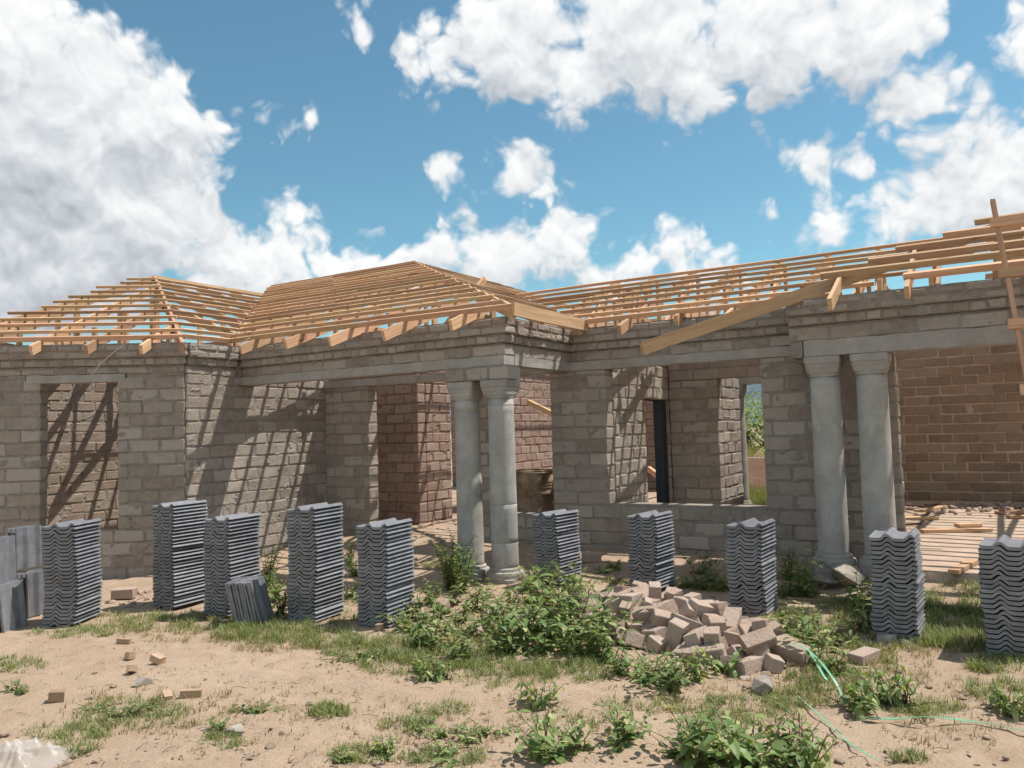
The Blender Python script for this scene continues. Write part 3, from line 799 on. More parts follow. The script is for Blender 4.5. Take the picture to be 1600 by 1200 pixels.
# right porch and hall roof, hip rafter left long
F4 = Face((-1.7, 8.15, ZE), X_, Y_, .46)
cs = [.04, .37, .70, 1.02, 1.36, 1.70]
for i, c in enumerate(cs):
    F4.batten((c - rr.uniform(.02, .16)) if i else 1.02, 7.2, c, h=.062, w=.06)
hp0 = F4.at(-1.13, -1.13, .0); hp1 = F4.at(1.75, 1.75, .0)
beam('hip_rafter', hp0 + V3((0, 0, -.085)), hp1 + V3((0, 0, -.145)), .042, .125, ROOF)
for a in (.42, 1.06, 2.02, 2.9, 3.8, 4.7, 5.6, 6.5):
    F4.rafter(a, -.34 if a < 1 else -.22, min(a, 1.72))
for k in range(7):
    X = -.9 + .95 * k
    beam('ceiling_tie', (X, 8.3, 2.93), (X, 15.1, 2.93), RW, RH, ROOF)
    for Yp in (9.0, 9.8):
        c = Yp - 8.15
        if c < X + 1.7: beam('web', (X + .045, Yp, 2.88), (X + .045, Yp, ZE + .46 * c - .16), RW, .09, ROOF, zhint=Y_)
F5 = Face((-1.7, 14.6, ZE), X_, -Y_, .165)
for k in range(15): F5.batten(1.7 + rr.uniform(-.1, .1), 7.2, .04 + .31 * k, h=.055, w=.06)
for a in (1.9, 2.9, 3.8, 4.7, 5.6): F5.rafter(a, -.2, 4.65)
# pale binding straps hanging from the eaves
def wire(name, pts, r, label=None, cat=None, mat='wire', parent=None):
    mb = MB(); tube(mb, pts, r, n=5); o = put(name, mb.mesh(name, True), mat, parent)
    if label: tag(o, label, cat)
    return o
p = FL.at(.72, .02); wire('binding_wire', [p + V3((0, 0, -.1)), p + V3((-.10, -.1, -.22)), p + V3((-.24, -.19, -.36)), p + V3((-.33, -.25, -.50))], .006, 'pale binding wire hanging from the angled eave above the window', 'wire')
p = FC.at(4.2, -.02); wire('binding_wire', [p + V3((.18, 0, -.02)), p + V3((0, -.05, -.10)), p + V3((-.10, -.08, -.24)), p + V3((-.16, -.1, -.34))], .005, 'thin pale wire hanging at the valley where two eaves meet', 'wire')

# ------------------------------------------------------------------ roof tiles
TW, TL, TT = .305, .41, .012
def tile_mesh():
    n = 22; prof = []
    for i in range(n + 1):
        u = i / n; x = (u - .5) * TW
        h = 0
        for cc, wd in ((.40, .17), (.94, .17)):
            d = abs(u - cc) / wd
            if d < 1: h = max(h, .034 * (.5 + .5 * cos(pi * d)))
        if u < .04: h += .006
        prof.append((x, h))
    mb = MB(); v = []; f = []
    ys = [-TL / 2, -TL / 2 + .02, 0, TL / 2 - .03, TL / 2]
    for k, y in enumerate(ys):
        for i, (x, h) in enumerate(prof):
            if i == n: v.append((x + .010, y, h - .013))          # sloping outer lip
            else: v.append((x, y, h))
        for i, (x, h) in enumerate(prof):
            if i == n: v.append((x + .006, y, h - .0165))
            elif i == n - 1: v.append((x - .014, y, h - .020))
            elif i == 0: v.append((x, y, h - .014))
            else: v.append((x, y, h - (.027 if k else .024)))
    m = n + 1; row = 2 * m
    for k in range(len(ys) - 1):
        a = k * row
        for i in range(n):
            f.append((a + i, a + i + 1, a + row + i + 1, a + row + i)); f.append((a + m + i + 1, a + m + i, a + row + m + i, a + row + m + i + 1))
        f.append((a, a + row, a + row + m, a + m)); f.append((a + n, a + m + n, a + row + m + n, a + row + n))
    for a, fl in ((0, 0), ((len(ys) - 1) * row, 1)):
        for i in range(n):
            q = (a + i, a + m + i, a + m + i + 1, a + i + 1); f.append(q if not fl else q[::-1])
    mb.add(v, f); return mb.mesh('roof_tile')
TILE = tile_mesh(); TILE.materials.append(MAT['tile'])
rt = random.Random(5)
ORD = 'first second third fourth fifth sixth seventh eighth ninth tenth eleventh twelfth thirteenth fourteenth fifteenth sixteenth seventeenth eighteenth nineteenth twentieth twenty-first twenty-second twenty-third twenty-fourth twenty-fifth twenty-sixth twenty-seventh twenty-eighth twenty-ninth thirtieth thirty-first thirty-second thirty-third thirty-fourth thirty-fifth'.split()
def stack(px, py, n, yaw, where, pitch=.0335, dz=0.0, lean=(0, 0)):
    """px,py: pixel of the near bottom corner; yaw: heading of the tile's length, clockwise from the line of sight"""
    c0 = on_z(px, py, dz)
    a = math.atan2(-c0.x, c0.y) - radians(yaw)      # world heading of tile length, counter-clockwise from +Y
    dl = V3((-sin(a), cos(a), 0)); dw = V3((dl.y, -dl.x, 0))
    cen = c0 + dl * TL / 2 - dw * TW / 2
    gz = ground_z(cen.x, cen.y)
    base = .02 + dz
    for i in range(n):
        m = Matrix.Translation(V3((cen.x + lean[0] * i + rt.gauss(0, .0028) + .006 * sin(i * .3 + px), cen.y + lean[1] * i + rt.gauss(0, .0028) + .006 * sin(i * .23 + py), base + i * pitch))) @ Matrix.Rotation(a + rt.gauss(0, .008) + .03 * sin(i * .22 + px), 4, 'Z') @ Matrix.Rotation(rt.uniform(-.004, .004), 4, 'X')
        o = put('roof_tile', TILE, None, None, m)
        k = n - 1 - i
        if i == n - 1: tag(o, 'topmost grey roof tile of the stack ' + where, 'roof tile', 'top tiles of the stacks')
        else: tag(o, 'grey roof tile, ' + ORD[k] + ' from the top of the stack ' + where, 'roof tile', 'tiles in the stack ' + where)
stack(118, 980, 27, 31, 'beside the tiles standing on edge')
stack(271, 953, 30, 52, 'at the angled wall corner')
stack(357, 968, 27, 44, 'behind the leaning tiles', lean=(.0008, .0002))
stack(494, 977, 30, 38, 'before the striped sunlit wall')
stack(606, 986, 26, 35, 'nearest the left columns')
stack(873, 918, 22, 36, 'below the drum window', dz=.02)
stack(1028, 926, 22, 26, 'below the wide window', dz=.02)
stack(1195, 965, 23, 16, 'just behind the brick heap')
stack(1436, 1006, 23, 7, 'before the right columns')
stack(1622, 1036, 23, 3, 'cut off at the picture edge')
def standing(px, py, n, yaw, tilt, z0, step, where, roll=0.0, alt=0.0):
    c0 = on_z(px, py, 0)
    a = radians(31.36 - yaw); dx = V3((cos(a), sin(a), 0))
    for i in range(n):
        p = c0 + dx * step * i
        m = Matrix.Translation(V3((p.x, p.y, z0 + TL / 2))) @ Matrix.Rotation(a + rt.uniform(-.05, .05), 4, 'Z') @ Matrix.Rotation(tilt + rt.uniform(-.03, .03), 4, 'Y') @ Matrix.Rotation(roll, 4, 'X') @ Matrix.Rotation(pi / 2, 4, 'Y') @ Matrix.Rotation(pi / 2, 4, 'Z')
        tag(put('roof_tile', TILE, None, None, m), 'slate grey roof tile standing on edge ' + where, 'roof tile', 'tiles standing on edge ' + where)
standing(-40, 985, 9, 0, -.10, .0, .042, 'in the lower row at the picture edge', alt=1)
standing(-45, 985, 7, -8, -.06, .40, .045, 'in the upper row at the picture edge')
standing(45, 960, 3, 5, -.04, .0, .05, 'tucked behind the lower row')
standing(30, 950, 3, 10, -.04, .40, .05, 'tucked behind the upper row')
standing(372, 975, 9, 0, -.22, -.02, .026, 'leaning before the short stack')

# ------------------------------------------------------------------ oil drum
def drum():
    p = on_y(838, 760, 9.5); r, H, z0 = .29, .88, .20
    D = empty('oil_drum', (p.x, p.y, z0)); tag(D, 'rusty steel drum standing inside the narrow window opening', 'drum')
    mb = MB(); prof = [(r * .97, 0), (r, .015)]
    for zr in (.29, .58):
        prof += [(r, zr - .03), (r * 1.035, zr - .012), (r * 1.035, zr + .012), (r, zr + .03)]
    for zr in (.66, .70, .74): prof += [(r, zr - .015), (r * 1.02, zr), (r, zr + .015)]
    prof += [(r, H - .02)]
    prof.sort(key=lambda q: q[1]); lathe(mb, prof, 40)
    put('drum_shell', mb.mesh('drum_shell', True), 'rust', D, Matrix.Translation((p.x, p.y, z0)))
    mb = MB(); pts = [V3((p.x + r * cos(a), p.y + r * sin(a), z0 + H)) for a in [2 * pi * i / 32 for i in range(33)]]
    tube(mb, pts, .012, n=6); put('rim', mb.mesh('rim', True), 'rust', D)
drum()

# ------------------------------------------------------------------ ladder at the right
def ladder():
    top = on_y(1551, 314, 8.12); foot = on_z(1668, 960, .12)
    foot = V3((foot.x, 7.35, .1)); d = (top - foot).normalized()
    L = empty('ladder', foot); tag(L, 'rough timber ladder leaning on the eave at the right edge', 'ladder')
    sd = V3((1, .02, 0)); wdt = .48
    beam('rail', foot, top, .038, .085, L, zhint=d.cross(sd)); beam('rail', foot + sd * wdt, top + sd * wdt, .038, .085, L, zhint=d.cross(sd))
    for k, yy in enumerate((347, 430, 512)):
        t = (on_y(1556, yy, 8.0).z - foot.z) / (top.z - foot.z)
        q = foot.lerp(top, t) + V3((0, -.055, 0)); beam('rung', q - sd * .05, q + sd * (wdt + .06), .036, .085, L, zhint=d)
    for k in range(4):
        q = foot.lerp(top, .12 + .13 * k) + V3((0, -.055, 0)); beam('rung', q - sd * .05, q + sd * (wdt + .06), .036, .085, L, zhint=d)
ladder()

# ------------------------------------------------------------------ heap of loose bricks
def loose_brick_mesh(seed):
    r = random.Random(seed); v, f = chamfer_box(.225, .115, .10, .004, .006, r); mb = MB(); mb.add(v, f, r.random()); me = mb.mesh('loose_brick'); me.materials.append(MAT['pile']); return me
LB = [loose_brick_mesh(i) for i in range(8)]
rp = random.Random(21)
def heap():
    spots = []
    A0, A1 = on_z(915, 948), on_z(1205, 1040)
    cen = (A0 + A1) / 2; ax = (A1 - A0) / 2; ay = V3((-ax.y, ax.x, 0)).normalized() * .42
    for layer, (num, sc, z) in enumerate(((70, 1.14, .04), (50, .92, .10), (28, .66, .165), (10, .40, .225))):
        for k in range(num):
            best = None
            for tr in range(14):
                a, r_ = rp.uniform(0, 2 * pi), sqrt(rp.random()) * sc
                q = cen + ax * r_ * cos(a) + ay * r_ * sin(a)
                dd = min([(q - s).length for s, l in spots if l == layer] or [9])
                if best is None or dd > best[0]: best = (dd, q)
            q = best[1]; spots.append((q, layer))
            m = Matrix.Translation(V3((q.x, q.y, ground_z(q.x, q.y) + z + rp.uniform(-.015, .03)))) @ Matrix.Rotation(rp.uniform(0, 2 * pi), 4, 'Z') @ Matrix.Rotation(rp.gauss(0, .30), 4, 'X') @ Matrix.Rotation(rp.gauss(0, .25), 4, 'Y')
            if rp.random() < .2: m = m @ Matrix.Rotation(pi / 2, 4, 'Y')
            if rp.random() < .3: m = m @ Matrix.Diagonal((rp.uniform(.4, .75), 1, rp.uniform(.85, 1), 1))
            o = put('loose_brick', LB[rp.randrange(8)], None, None, m)
            if layer == 0: tag(o, 'tan brick at the bottom of the tumbled brick heap', 'brick', 'bricks at the foot of the heap')
            elif layer == 1: tag(o, 'tan brick halfway up the tumbled brick heap', 'brick', 'bricks in the middle of the heap')
            else: tag(o, 'tan brick near the top of the tumbled brick heap', 'brick', 'bricks on top of the heap')
heap()
def lone_brick(px, py, yaw, label, z=.06, sc=(1, 1, 1), tilt=0):
    p = on_z(px, py); m = Matrix.Translation(V3((p.x, p.y, ground_z(p.x, p.y) + z))) @ Matrix.Rotation(yaw, 4, 'Z') @ Matrix.Rotation(tilt, 4, 'X') @ Matrix.Diagonal(sc + (1,))
    tag(put('loose_brick', LB[rp.randrange(8)], None, None, m), label, 'brick')
lone_brick(194, 936, .55, 'single tan brick on the sand below the angled window wall')
lone_brick(925, 893, .4, 'tan brick on the sand between two stacks under the windows', .05)
lone_brick(1350, 1032, 1.2, 'half buried brick in the grass behind the green strap', .02)
lone_brick(1252, 962, .2, 'flat dusty brick in the weeds right of the heap', .02)
lone_brick(690, 955, .3, 'broken brick lying in the weeds left of the heap', .05, (.6, 1, 1), .4)
lone_brick(770, 968, 1.1, 'brick half hidden in weeds below the left columns', .05, (.8, 1, 1), .3)
lone_brick(745, 1000, .9, 'brick corner poking from weeds in front of the porch', .04, (.4, .8, 1), .5)

# ------------------------------------------------------------------ stones, offcuts, litter
def rock_mesh(seed, r=1.0, n=2, flat=.7):
    q = random.Random(seed * 13 + 1); bm = bmesh.new()
    for k in range(22):
        d = V3((q.gauss(0, 1), q.gauss(0, 1), q.gauss(0, 1))).normalized() * q.uniform(.75, 1.2) * r; d.z *= flat; d.x *= 1.2; bm.verts.new(d)
    g = bmesh.ops.convex_hull(bm, input=bm.verts[:])
    for vv in [x for x in bm.verts if not x.link_faces]: bm.verts.remove(vv)
    me = bpy.data.meshes.new('rock'); bm.to_mesh(me); bm.free(); return me
def rock(px, py, r, label, seed, mat='rock', flat=.7, z=None):
    p = on_z(px, py) if z is None else on_z(px, py, z); me = rock_mesh(seed, r, 3, flat)
    tag(put('rock', me, mat, None, Matrix.Translation(V3((p.x, p.y, (ground_z(p.x, p.y) if z is None else z) + r * .35))) @ Matrix.Rotation(seed, 4, 'Z')), label, 'rock')
rock(1192, 1078, .085, 'sharp grey rock at the near foot of the brick heap', 2, flat=.85)
rock(1385, 1003, .075, 'grey stone against the base of the stack by the right columns', 5)
rock(1322, 905, .16, 'broken concrete lump between the right column bases', 8, z=.15)
rock(1290, 912, .12, 'flat concrete footing piece before the right columns', 9, flat=.4, z=.10)
rock(552, 993, .03, 'small white stone in the shadow beside a tile stack', 3)
rock(722, 905, .06, 'dusty lump of rubble left of the left column base', 12)
rock(765, 896, .05, 'small rubble lump between the left column bases', 13)
rw = random.Random(31)
def offcut(px, py, l, w_, h, yaw, tilt, label, z=None, mat='oldwood'):
    p = on_z(px, py) if z is None else on_z(px, py, z); gz = ground_z(p.x, p.y) if z is None else z
    v = [(a + rw.uniform(-.1, .1) * w_, b, c) for a, b, c in boxv(-l / 2, l / 2, -w_ / 2, w_ / 2, -h / 2, h / 2)]
    mb = MB(); mb.add(v, BOXF); me = mb.mesh('offcut')
    tag(put('timber_offcut', me, mat, None, Matrix.Translation(V3((p.x, p.y, gz + h / 2 + abs(sin(tilt)) * l * .4))) @ Matrix.Rotation(yaw, 4, 'Z') @ Matrix.Rotation(tilt, 4, 'Y')), label, 'offcut')
offcut(194, 1008, .10, .04, .035, .6, .1, 'small timber wedge highest on the bare sand at the left')
offcut(203, 1032, .07, .04, .05, 1.9, .2, 'upright chip of wood above the broken pieces on the sand')
offcut(247, 1038, .09, .06, .05, .2, .3, 'dark wedge of wood on the sand beside the upright chip')
offcut(206, 1053, .08, .05, .04, 2.2, .4, 'tilted dark chip left of a grey brick fragment')
rock(222, 1068, .055, 'grey brick fragment standing on the bare sand', 17)
offcut(88, 1094, .09, .07, .06, .9, .1, 'pale timber block by the weeds at the left edge')
offcut(262, 1090, .11, .05, .03, -.5, .1, 'flat pine offcut lying beside a longer one on the grass edge')
offcut(298, 1089, .13, .05, .045, .75, .05, 'longest pine offcut on the sand above the grass patch')
rock(369, 1148, .05, 'dark brown stone next to a grass tuft in the foreground', 19)
offcut(593, 988, .05, .05, .05, .3, 0, 'small yellow wood cube at the foot of a tile stack')
offcut(1225, 943, .45, .05, .03, .15, 0, 'weathered timber strip in the shade before the right columns')
offcut(1268, 944, .42, .07, .03, .1, 0, 'pale timber strip in the shade before the right columns')
# on the slab of the open hall
ZS = .226
for (x0, y0, x1, y1, wd, lab) in [(1415, 787, 1640, 790, .09, 'long pine plank lying at the foot of the hall back wall'), (1408, 812, 1463, 811, .16, 'short wide board near the pier in the open hall'),
        (1495, 823, 1530, 822, .14, 'short dark board in the middle of the hall floor'), (1440, 832, 1548, 830, .12, 'long board lying across the hall floor'),
        (1558, 803, 1650, 801, .14, 'pile board at the right of the hall floor'), (1575, 810, 1660, 808, .12, 'second board at the right of the hall floor'),
        (1490, 897, 1522, 880, .09, 'pine strip near the front edge of the hall slab'), (1440, 800, 1480, 793, .10, 'splintered board in the rubble by the back wall')]:
    a, b = on_z(x0, y0, ZS), on_z(x1, y1, ZS); o = beam('plank', a + V3((0, 0, .02)), b + V3((0, 0, .02)), wd, .036, None); tag(o, lab, 'plank')
a, b = on_z(1552, 786, ZS), on_z(1572, 788, ZS)
rock(1564, 780, .26, 'tilted timber and rubble lump against the hall back wall', 23, 'wood', .6, ZS)
def rubble():
    mb = MB(); r = random.Random(9)
    for k in range(170):
        px, py = r.uniform(1412, 1640), 788 + abs(r.gauss(0, 7)) + (12 * r.random() if r.random() < .2 else 0)
        p = on_z(px, py, ZS); s = r.uniform(.02, .075)
        v, f = chamfer_box(s * r.uniform(.7, 1.8), s, s * r.uniform(.4, .9), s * .12, s * .12, r)
        m = Matrix.Translation(V3((p.x, p.y, ZS + s * .3))) @ Matrix.Rotation(r.uniform(0, 6), 4, 'Z') @ Matrix.Rotation(r.gauss(0, .4), 4, 'X'); mb.add([m @ V3(q) for q in v], f, r.random())
    for k in range(150):     # broken bits in the porch and under the weeds
        px, py = r.choice([(r.uniform(600, 720), r.uniform(812, 880)), (r.uniform(900, 1260), r.uniform(900, 1090)), (r.uniform(700, 860), r.uniform(885, 1000)), (r.uniform(150, 240), r.uniform(925, 950))])
        p = on_z(px, py, .0); p = on_z(px, py, ground_z(p.x, p.y)); s = r.uniform(.015, .05)
        v, f = chamfer_box(s * r.uniform(.7, 1.8), s, s * r.uniform(.4, .9), s * .12, s * .15, r)
        m = Matrix.Translation(V3((p.x, p.y, ground_z(p.x, p.y) + s * .25))) @ Matrix.Rotation(r.uniform(0, 6), 4, 'Z') @ Matrix.Rotation(r.gauss(0, .4), 4, 'X'); mb.add([m @ V3(q) for q in v], f, r.random())
    o = put('rubble', mb.mesh('rubble'), 'pile'); o['kind'] = 'stuff'; o['label'] = 'small broken brick and mortar rubble'
rubble()
# pole propped inside behind the drum opening, batten by the door
o = beam('timber_prop', on_y(826, 628, 12.0), on_y(866, 648, 11.2), .06, .08, None); tag(o, 'loose reddish timber jutting across the narrow window opening', 'timber')
o = beam('timber_prop', on_y(1014, 733, 12.3), on_y(1040, 752, 11.6), .05, .09, None); tag(o, 'pale batten leaning beyond the dark door frame', 'timber')

def crumple(name, px, py, L, W, H, mat, seed, label, cat, yaw=0):
    p = on_z(px, py); n = 40; mb = MB(); v, f = [], []
    for j in range(n + 1):
        for i in range(n + 1):
            a, b = i / n * 2 - 1, j / n * 2 - 1; rad = min(1, sqrt(a * a + b * b))
            k = V3((a * 1.1, b * 1.1, seed)); fold = 1 - abs(mnoise.noise(k * 1.4)) * 2.4
            fold2 = 1 - abs(mnoise.noise(V3((a * 4.5 + b * 2, b * 1.2 - a, seed + 3)))) * 2.2
            z = (H * .75 * max(.06, fold) + H * .22 * fold2) * max(0, 1 - rad ** 2.2) + H * .04
            v.append((a * L / 2 * (1 + .3 * mnoise.noise(k + V3((5, 0, 0)))), b * W / 2 * (1 + .3 * mnoise.noise(k + V3((0, 7, 0)))), max(.002, z)))
    for j in range(n):
        for i in range(n): q = j * (n + 1) + i; f.append((q, q + 1, q + n + 2, q + n + 1))
    mb.add(v, f)
    tag(put(name, mb.mesh(name, True), mat, None, Matrix.Translation(V3((p.x, p.y, ground_z(p.x, p.y)))) @ Matrix.Rotation(yaw, 4, 'Z')), label, cat)
def mat_film():
    m, nt, b = new_mat('plastic_film'); b.inputs['Base Color'].default_value = (.70, .66, .63, 1); b.inputs['Roughness'].default_value = .25; b.inputs['Specular IOR Level'].default_value = .6
    tr = nt.nodes.new('ShaderNodeBsdfTransparent'); tl = nt.nodes.new('ShaderNodeBsdfTranslucent'); tl.inputs[0].default_value = (.85, .82, .80, 1)
    m1 = nt.nodes.new('ShaderNodeMixShader'); m1.inputs[0].default_value = .4; m2 = nt.nodes.new('ShaderNodeMixShader'); m2.inputs[0].default_value = .5
    nt.links.new(b.outputs[0], m1.inputs[1]); nt.links.new(tl.outputs[0], m1.inputs[2]); nt.links.new(m1.outputs[0], m2.inputs[1]); nt.links.new(tr.outputs[0], m2.inputs[2]); nt.links.new(m2.outputs[0], nt.nodes['Material Output'].inputs[0])
    return m
MAT['film'] = mat_film()
crumple('plastic_bag', 30, 1190, .46, .32, .13, 'film', 3.3, 'crumpled clear plastic bag on the sand in the corner', 'plastic bag', .5)
crumple('paper_scrap', 302, 958, .10, .08, .04, 'film', 8.1, 'small white paper scrap in the grass before a stack', 'litter')
crumple('paper_scrap', 1412, 1008, .14, .10, .05, 'film', 5.7, 'grey plastic scrap at the foot of the stack by the right columns', 'litter')
crumple('paper_scrap', 828, 884, .10, .06, .03, 'film', 6.2, 'white scrap on the ground beside the left column', 'litter')

def strap(pts, wd, label):
    P = []
    for px, py, hz in pts:
        q = on_z(px, py, hz); P.append(V3((q.x, q.y, max(hz, ground_z(q.x, q.y) + .006))))
    fine = []
    for i in range(len(P) - 1):
        a, b, c, d = P[max(0, i - 1)], P[i], P[i + 1], P[min(len(P) - 1, i + 2)]
        for k in range(8):
            t = k / 8; fine.append(.5 * ((2 * b) + (c - a) * t + (2 * a - 5 * b + 4 * c - d) * t * t + (3 * b - a - 3 * c + d) * t ** 3))
    fine.append(P[-1]); mb = MB(); v, f = [], []
    for i, q in enumerate(fine):
        q.z = max(q.z, ground_z(q.x, q.y) + .016)
        d = (fine[min(i + 1, len(fine) - 1)] - fine[max(i - 1, 0)]).normalized(); s = V3((d.y, -d.x, .18 * sin(i * .35))).normalized() * wd / 2
        for e, u in ((-1, 0), (1, 0), (1, .0012), (-1, .0012)): v.append(q + s * e + V3((0, 0, u)))
    for i in range(len(fine) - 1):
        for k in range(4): f.append((i * 4 + k, i * 4 + (k + 1) % 4, i * 4 + 4 + (k + 1) % 4, i * 4 + 4 + k))
    mb.add(v, f); tag(put('packing_strap', mb.mesh('packing_strap'), 'strap'), label, 'strap')
strap([(1336, 1119, .0), (1360, 1122, .02), (1400, 1123, .01), (1450, 1120, .03), (1500, 1125, .01), (1560, 1134, .01), (1640, 1150, .01)], .018, 'green packing strap lying straight across the sand at the right')
strap([(1212, 1010, .1), (1235, 1006, .16), (1258, 1013, .16), (1280, 1032, .14), (1298, 1055, .10), (1312, 1078, .05), (1318, 1100, .02)], .014, 'green packing strap arching down from the brick heap')
strap([(1248, 1090, .0), (1270, 1108, .02), (1292, 1128, .01), (1310, 1146, .02), (1340, 1172, .01), (1376, 1196, .0)], .010, 'thin green strap on the sand running to the bottom edge')
strap([(1262, 1014, .12), (1276, 1036, .12), (1290, 1060, .08), (1305, 1070, .04)], .012, 'second narrow green strap doubled beside the arching one')

# ------------------------------------------------------------------ vegetation
def leaf(mb, base, d, up, L, W, droop, tone, fold=.25):
    """a bent blade: six verts down the midrib and both edges"""
    d = d.normalized(); side = d.cross(up)
    if side.length < .05: side = d.orthogonal()
    side.normalize(); nrm = side.cross(d)
    pr = [(0, 0), (.25, .72), (.55, 1.0), (.82, .6), (1, 0)]
    mid, lf, rg = [], [], []
    for s, wd in pr:
        p = base + d * L * s * (1 - .12 * droop * s) - V3((0, 0, 1)) * droop * L * s * s * .6
        e = side * W * .5 * wd; k = nrm * W * fold * wd * .5
        mid.append(p); lf.append(p - e + k); rg.append(p + e + k)
    v = [mid[0], lf[1], mid[1], rg[1], lf[2], mid[2], rg[2], lf[3], mid[3], rg[3], mid[4]]
    f = [(0, 2, 1), (0, 3, 2), (1, 2, 5, 4), (2, 3, 6, 5), (4, 5, 8, 7), (5, 6, 9, 8), (7, 8, 10), (8, 9, 10)]
    mb.add(v, f, max(.001, tone))
def weed_meshes(seed, H, spread, nst, LL, LW, dens=1.0, droop=.6, yellow=.1):
    r = random.Random(seed); st, lv = MB(), MB()
    for s in range(nst):
        a = r.uniform(0, 2 * pi); ln = H * r.uniform(.6, 1.05); out = spread * r.uniform(.15, 1.0)
        b0 = V3((cos(a), sin(a), 0)) * out * .25 * r.random(); pts = []
        for k in range(6):
            t = k / 5; pts.append(b0 + V3((cos(a), sin(a), 0)) * out * t ** 1.3 + V3((r.uniform(-.01, .01), r.uniform(-.01, .01), ln * (t - .12 * t * t))))
        tube(st, pts, .0045, .002, 4)
        nl = max(4, int(ln / .042 * dens))
        for k in range(nl):
            t = .10 + .92 * k / nl; i = min(4, int(t * 5)); p = pts[i].lerp(pts[i + 1], min(1, t * 5 - i))
            for q in range(2):
                b = a + k * 2.4 + q * pi + r.uniform(-.5, .5); el = r.uniform(-.1, .75)
                d = V3((cos(b) * cos(el), sin(b) * cos(el), sin(el))); sc = r.uniform(.35, 1.2) * (1.1 - .4 * t)
                tn = r.random() * .62 if r.random() > yellow else r.uniform(.7, 1)
                leaf(lv, p, d, V3((r.uniform(-.4, .4), r.uniform(-.4, .4), 1)), LL * sc, LW * sc, droop * r.uniform(.4, 1.4), tn)
    return st.mesh('stem'), lv.mesh('leaves')
WEEDS = {}
def weed_variant(kind, i):
    k = (kind, i)
    if k not in WEEDS:
        if kind == 'broad': WEEDS[k] = weed_meshes(100 + i, .42, .30, 7, .125, .050, .55, .8, .22)
        elif kind == 'fine': WEEDS[k] = weed_meshes(200 + i, .62, .22, 13, .075, .026, 1.3, .5, .10)
        elif kind == 'low': WEEDS[k] = weed_meshes(300 + i, .14, .28, 9, .070, .030, .9, .6, .25)
        elif kind == 'wilt': WEEDS[k] = weed_meshes(400 + i, .30, .18, 5, .11, .048, .6, 1.5, .35)
        for me, mk in zip(WEEDS[k], ('stem', 'leaf')): me.materials.append(MAT[mk])
    return WEEDS[k]
rv = random.Random(77)
def weed(px, py, h, kind, label, group):
    p = on_z(px, py, .0); p = on_z(px, py, ground_z(p.x, p.y)); nom = {'broad': .42, 'fine': .62, 'low': .16, 'wilt': .30}[kind]
    st, lv = weed_variant(kind, rv.randrange(4)); s = h / nom * rv.uniform(.85, 1.25); sx_ = s ** .6 * rv.uniform(.9, 1.25)
    root = empty('leafy_weed', (p.x, p.y, ground_z(p.x, p.y) - .01)); tag(root, label, 'weed', group)
    m = Matrix.Translation(root.location) @ Matrix.Rotation(rv.uniform(0, 6.28), 4, 'Z') @ Matrix.Diagonal((sx_, sx_, s, 1))
    put('stem', st, None, root, m); put('leaves', lv, None, root, m)
def zone(lst, label, group):
    for q in lst:
        lb = label
        if callable(label): lb = label(q)
        weed(q[0], q[1], q[2], q[3], lb, group)
def tangle_label(q):
    if q[3] == 'low': return 'low creeping weed on the near fringe of the tangle below the columns'
    if q[3] == 'fine': return 'fine-leaved weed in the tangle below the left columns'
    if q[0] < 730: return 'leafy weed in the tangle beside the stack nearest the left columns'
    if q[0] < 830: return 'leafy weed in the tangle just in front of the left columns'
    if q[1] < 980: return 'tall leafy weed at the back of the tangle beside the brick heap'
    return 'tall leafy weed at the front of the tangle beside the brick heap'
zone([(648, 968, .34, 'broad'), (672, 945, .30, 'fine'), (690, 965, .36, 'broad'), (742, 955, .34, 'broad'), (768, 985, .30, 'broad'), (800, 955, .34, 'broad'), (826, 985, .42, 'broad'), (848, 950, .46, 'broad'), (868, 992, .48, 'broad'),
      (890, 968, .50, 'broad'), (908, 996, .50, 'broad'), (930, 1006, .40, 'broad'), (880, 1020, .40, 'broad'), (848, 1020, .38, 'broad'), (806, 1020, .30, 'broad'), (776, 1018, .26, 'broad'), (735, 1000, .24, 'low'), (712, 992, .2, 'low'), (858, 925, .34, 'fine'), (820, 925, .30, 'broad'), (640, 990, .22, 'low'), (905, 1025, .34, 'broad'), (950, 1030, .34, 'broad'), (632, 975, .28, 'broad'), (660, 985, .30, 'broad'), (720, 972, .32, 'broad'), (705, 945, .30, 'broad'), (785, 970, .34, 'broad'), (760, 935, .30, 'broad'), (838, 940, .42, 'broad'), (872, 945, .46, 'broad'), (900, 950, .42, 'broad'), (920, 975, .42, 'broad'), (945, 1005, .36, 'broad'), (860, 1005, .46, 'broad'), (820, 1000, .40, 'broad'), (790, 1000, .32, 'broad'), (680, 1015, .22, 'low'), (655, 1010, .2, 'low'), (720, 1030, .2, 'low'), (930, 1030, .3, 'broad')],
     tangle_label, 'weeds tangled left of the brick heap')
zone([(712, 918, .66, 'fine'), (722, 925, .55, 'fine'), (702, 922, .50, 'fine')], 'tall fine-leaved weed at the foot of the left column', 'tall weed by the left column')
zone([(965, 1052, .22, 'broad'), (1000, 1066, .22, 'broad'), (1035, 1076, .26, 'broad'), (1065, 1070, .24, 'broad'), (1092, 1060, .22, 'wilt'), (1122, 1048, .30, 'wilt'), (1018, 1058, .18, 'low'), (1050, 1060, .18, 'low')],
     'leafy weed growing in front of the brick heap', 'weeds in front of the brick heap')
zone([(840, 1102, .20, 'wilt'), (848, 1100, .18, 'wilt')], 'drooping wilted bush alone on the sand below the tangle', 'wilted bush on the sand')
zone([(846, 1178, .30, 'wilt'), (868, 1182, .22, 'broad'), (905, 1172, .16, 'low')], 'yellowing upright weed near the bottom edge left of centre', 'weeds at the bottom edge left of centre')
